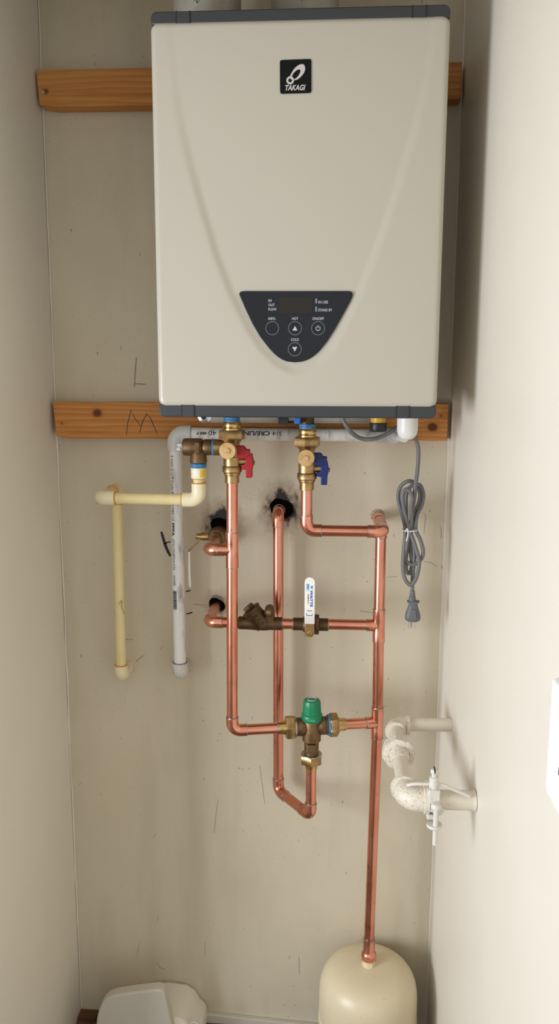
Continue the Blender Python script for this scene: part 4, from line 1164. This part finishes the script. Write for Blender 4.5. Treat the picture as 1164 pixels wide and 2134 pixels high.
# ------------------------------------------------------------------ expansion tank
TX, TY = 0.1045, -0.122
tank = thing('expansion_tank', 'beige expansion tank standing on the floor in the corner', 'tank', (TX, TY, 0.0))
MB().lathe([(0.0, 0.0), (0.012, 0.05), (0.022, 0.085), (0.040, 0.103), (0.060, 0.1085), (0.128, 0.1090), (0.131, 0.1102), (0.146, 0.1102), (0.150, 0.1082), (0.160, 0.1090), (0.190, 0.1088), (0.212, 0.1082), (0.228, 0.1058), (0.241, 0.1010), (0.2515, 0.0940), (0.2595, 0.0850), (0.2650, 0.0730), (0.2690, 0.0570), (0.2715, 0.0380), (0.2725, 0.0180), (0.2730, 0.0)], (TX, TY, 0.0), UP, 64).build('shell', TANK, tank, angle=30)
MB().lathe([(0, 0.0165), (0.003, 0.0150), (0.0150, 0.0150)], (TX, TY, 0.2700), UP, 24).build('nipple', TANK, tank)
MB().hexnut((TX, TY, 0.2725), (TX, TY, 0.2810), 0.0158, 0.4).build('hex', CPVC_FIT, tank)
MB().lathe([(0, 0.060), (0.004, 0.062), (0.030, 0.058), (0.036, 0.06)], (TX, TY, 0.0), UP, 40).build('base', TANK, tank)

# ------------------------------------------------------------------ painted gas pipe on the right wall
gas = thing('gas_pipe', 'cream painted iron gas pipe looping out of the bright wall', 'pipe', (0.14, -0.32, 0.85))
GX, GZ = 0.1395, 0.864
G1, G2 = V((GX, -0.19, 0.868)), V((GX - 0.001, -0.456, 0.857))
gd = (G2 - G1).normalized()
GR = 0.0133
pipe(gas, (GX + 0.02, -0.188, 0.8685), (XR - 0.0005, -0.186, 0.8695), GR, IRON_PIPE)
elbow(gas, G1, XP, gd, 0.0172, 0.030, 0.019, IRON, lip=(0.0200, 0.006), belly=0.96)
pipe(gas, G1 + gd * 0.02, G1 + gd * 0.24, GR, IRON_PIPE)
u0 = 0.098
MB().lathe([(0, 0.0150), (0.004, 0.0185), (0.020, 0.0185)], G1 + gd * (u0 - 0.018), gd, 24).build('union_tail', IRON, gas)
MB().lathe([(0, 0.0280), (0.002, 0.0315), (0.022, 0.0315), (0.024, 0.0275), (0.024, 0.0205), (0.022, 0.0200)], G1 + gd * u0, gd, 8, 0.2).build('union_nut', IRON, gas)
MB().lathe([(0, 0.0192), (0.008, 0.0185), (0.018, 0.0165), (0.026, 0.0150)], G1 + gd * (u0 + 0.0205), gd, 24).build('union_tail', IRON, gas)
elbow(gas, G2, -gd, XP, 0.0205, 0.037, 0.022, IRON, lip=(0.0238, 0.008), belly=0.97)
pipe(gas, G2 + XP * 0.02, (XR - 0.0005, -0.454, 0.857), 0.0162, IRON_PIPE)
MB().lathe([(0, 0.0164), (0.003, 0.0170), (0.006, 0.0182), (0.0065, 0.0)], (XR - 0.0072, -0.454, 0.857), XP, 24).build('paint_collar', IRON_PIPE, gas)

# grounding clamp round the lower pipe
clx, cly, clz = (0.1814, -0.4750, 0.8663)[0], -0.455, 0.857
clamp = thing('grounding_clamp', 'white painted grounding clamp bolted round the lower gas pipe', 'clamp', (clx, cly, clz))
MB().xz([(clx - 0.009, 0.8570 + 0.028), (clx + 0.010, 0.8570 + 0.028), (clx + 0.0100, 0.8570 + 0.002), (clx + 0.019, 0.8570 - 0.008), (clx + 0.012, 0.8570 - 0.016), (clx - 0.006, 0.8570 - 0.010)], cly - 0.0235, cly - 0.0155).build('jaw', CLAMP_PAINT, clamp, bevel=0.0015)
MB().box((clx - 0.010, cly - 0.020, clz + 0.016), (clx + 0.010, cly + 0.020, clz + 0.024)).build('jaw', CLAMP_PAINT, clamp, bevel=0.0015)
MB().box((clx - 0.010, cly - 0.020, clz - 0.026), (clx + 0.010, cly + 0.018, clz - 0.0175)).build('jaw', CLAMP_PAINT, clamp, bevel=0.0015)
MB().cyl((clx + 0.0005, cly - 0.012, clz + 0.022), (clx + 0.0005, cly - 0.012, clz + 0.047), 0.0078, 18, 0.0008).build('wire_lug', CLAMP_PAINT, clamp)
s1 = MB().lathe([(0, 0.0045), (0.006, 0.0045), (0.007, 0.0062), (0.010, 0.0064), (0.0135, 0.0050), (0.0145, 0.0)], (clx + 0.0005, cly - 0.012, clz + 0.047), UP, 18).build('screw', CLAMP_PAINT, clamp)
MB().box((clx - 0.0004, cly - 0.0187, clz + 0.0565), (clx + 0.0016, cly - 0.0052, clz + 0.0622)).build('slot', BLACK, s1, smooth=False)
bx_, by_ = clx + 0.003, cly - 0.030
MB().lathe([(0, 0.0085), (0.002, 0.0088), (0.007, 0.0070), (0.009, 0.0)], (bx_, by_, clz + 0.002), UP, 18).build('bolt_head', CLAMP_PAINT, clamp)
MB().cyl((bx_, by_, clz + 0.004), (bx_, by_, clz - 0.064), 0.0042, 14, 0.0006).build('bolt', CLAMP_PAINT, clamp)
MB().lathe([(0, 0.0125), (0.004, 0.0130), (0.007, 0.0100)], (bx_ - 0.001, by_ + 0.006, clz - 0.030), ZN, 20).build('washer', CLAMP_PAINT, clamp)
MB().tube(spline([(clx - 0.043, cly - 0.006, clz + 0.027), (clx - 0.03, cly - 0.010, clz + 0.032), (clx - 0.012, cly - 0.012, clz + 0.0335), (clx + 0.012, cly - 0.012, clz + 0.0335), (clx + 0.030, cly - 0.012, clz + 0.027), (clx + 0.060, cly - 0.013, clz + 0.0145)]), 0.0030, 10).build('ground_wire', CLAMP_PAINT, clamp)

# ------------------------------------------------------------------ outlet plate on the right wall
outlet = thing('outlet_plate', 'white electrical outlet plate on the bright wall', 'outlet', (XR, -0.89, 1.165))
y1, y0, za, zb = -0.860, -0.936, 1.0985, 1.2310
c = 0.006
pts = [(XR - 0.0003, y1, zb - c * 0.4), (XR - 0.0003, y1, za + c * 1.6), (XR - 0.0003, y1 - c, za), (XR - 0.0003, y0 + c, za), (XR - 0.0003, y0, za + c), (XR - 0.0003, y0, zb - c), (XR - 0.0003, y0 + c, zb), (XR - 0.0003, y1 - c * 0.4, zb)]
MB().prism(pts, (-0.0065, 0, 0)).build('plate', WHITE_PLASTIC, outlet, bevel=0.0025)
for zc_ in (1.185, 1.145):
    r_ = MB().lathe([(0, 0.0165), (0.0012, 0.0160), (0.0016, 0.0)], (XR - 0.0068, -0.916, zc_), XN, 28).build('receptacle', WHITE_PLASTIC, outlet)
    for dy in (-0.006, 0.006):
        MB().box((XR - 0.0088, -0.916 + dy - 0.001, zc_ - 0.002), (XR - 0.0081, -0.916 + dy + 0.001, zc_ + 0.006)).build('slot', BLACK, r_, smooth=False)
MB().lathe([(0, 0.0035), (0.0012, 0.0030), (0.0013, 0.0)], (XR - 0.0068, -0.916, 1.165), XN, 14).build('screw', STEEL, outlet)

# ------------------------------------------------------------------ painted box on the floor
boxt = thing('floor_box', 'off-white painted box with a rounded corner on the floor', 'box', (-0.42, -0.08, 0.0))
fp = [(-0.5086, 0.0999), (-0.5071, 0.1150), (-0.5041, 0.1300), (-0.4984, 0.1473), (-0.4903, 0.1630), (-0.4814, 0.1726), (-0.4641, 0.1809), (-0.4299, 0.1887), (-0.3921, 0.1965), (-0.3657, 0.2007), (-0.3554, 0.1996), (-0.3512, 0.1946), (-0.3458, 0.1688), (-0.3390, 0.1334), (-0.3347, 0.1103)]
fp = [(fp[0][0] + 0.002, 0.0)] + fp + [(fp[-1][0] + 0.006, 0.0)]
MB().xz(fp, -0.145, -0.118).build('front_panel', PLASTER, boxt, bevel=0.004)
sp = [(-0.3713, 0.1261), (-0.3242, 0.1211), (-0.3047, 0.1079), (-0.2933, 0.0865), (-0.2816, 0.0762), (-0.2768, 0.0654), (-0.2761, 0.0410)]
sp = [(a, b - 0.02) for a, b in sp]
sp = [(fp[1][0] + 0.03, 0.0), (fp[1][0] + 0.03, sp[0][1] - 0.03)] + sp + [(sp[-1][0], 0.0)]
MB().xz(sp[::-1], -0.1185, -0.001).build('housing', PAINT_SIDE, boxt, bevel=0.010)
hc = (-0.2876, -0.1200, 0.0959)
MB().lathe([(0, 0.014), (0.003, 0.0145), (0.004, 0.012), (0.001, 0.010), (0.001, 0.0)], (hc[0], -0.1186, hc[2] - 0.006), FRONT, 24).build('knockout', PLASTER, boxt)
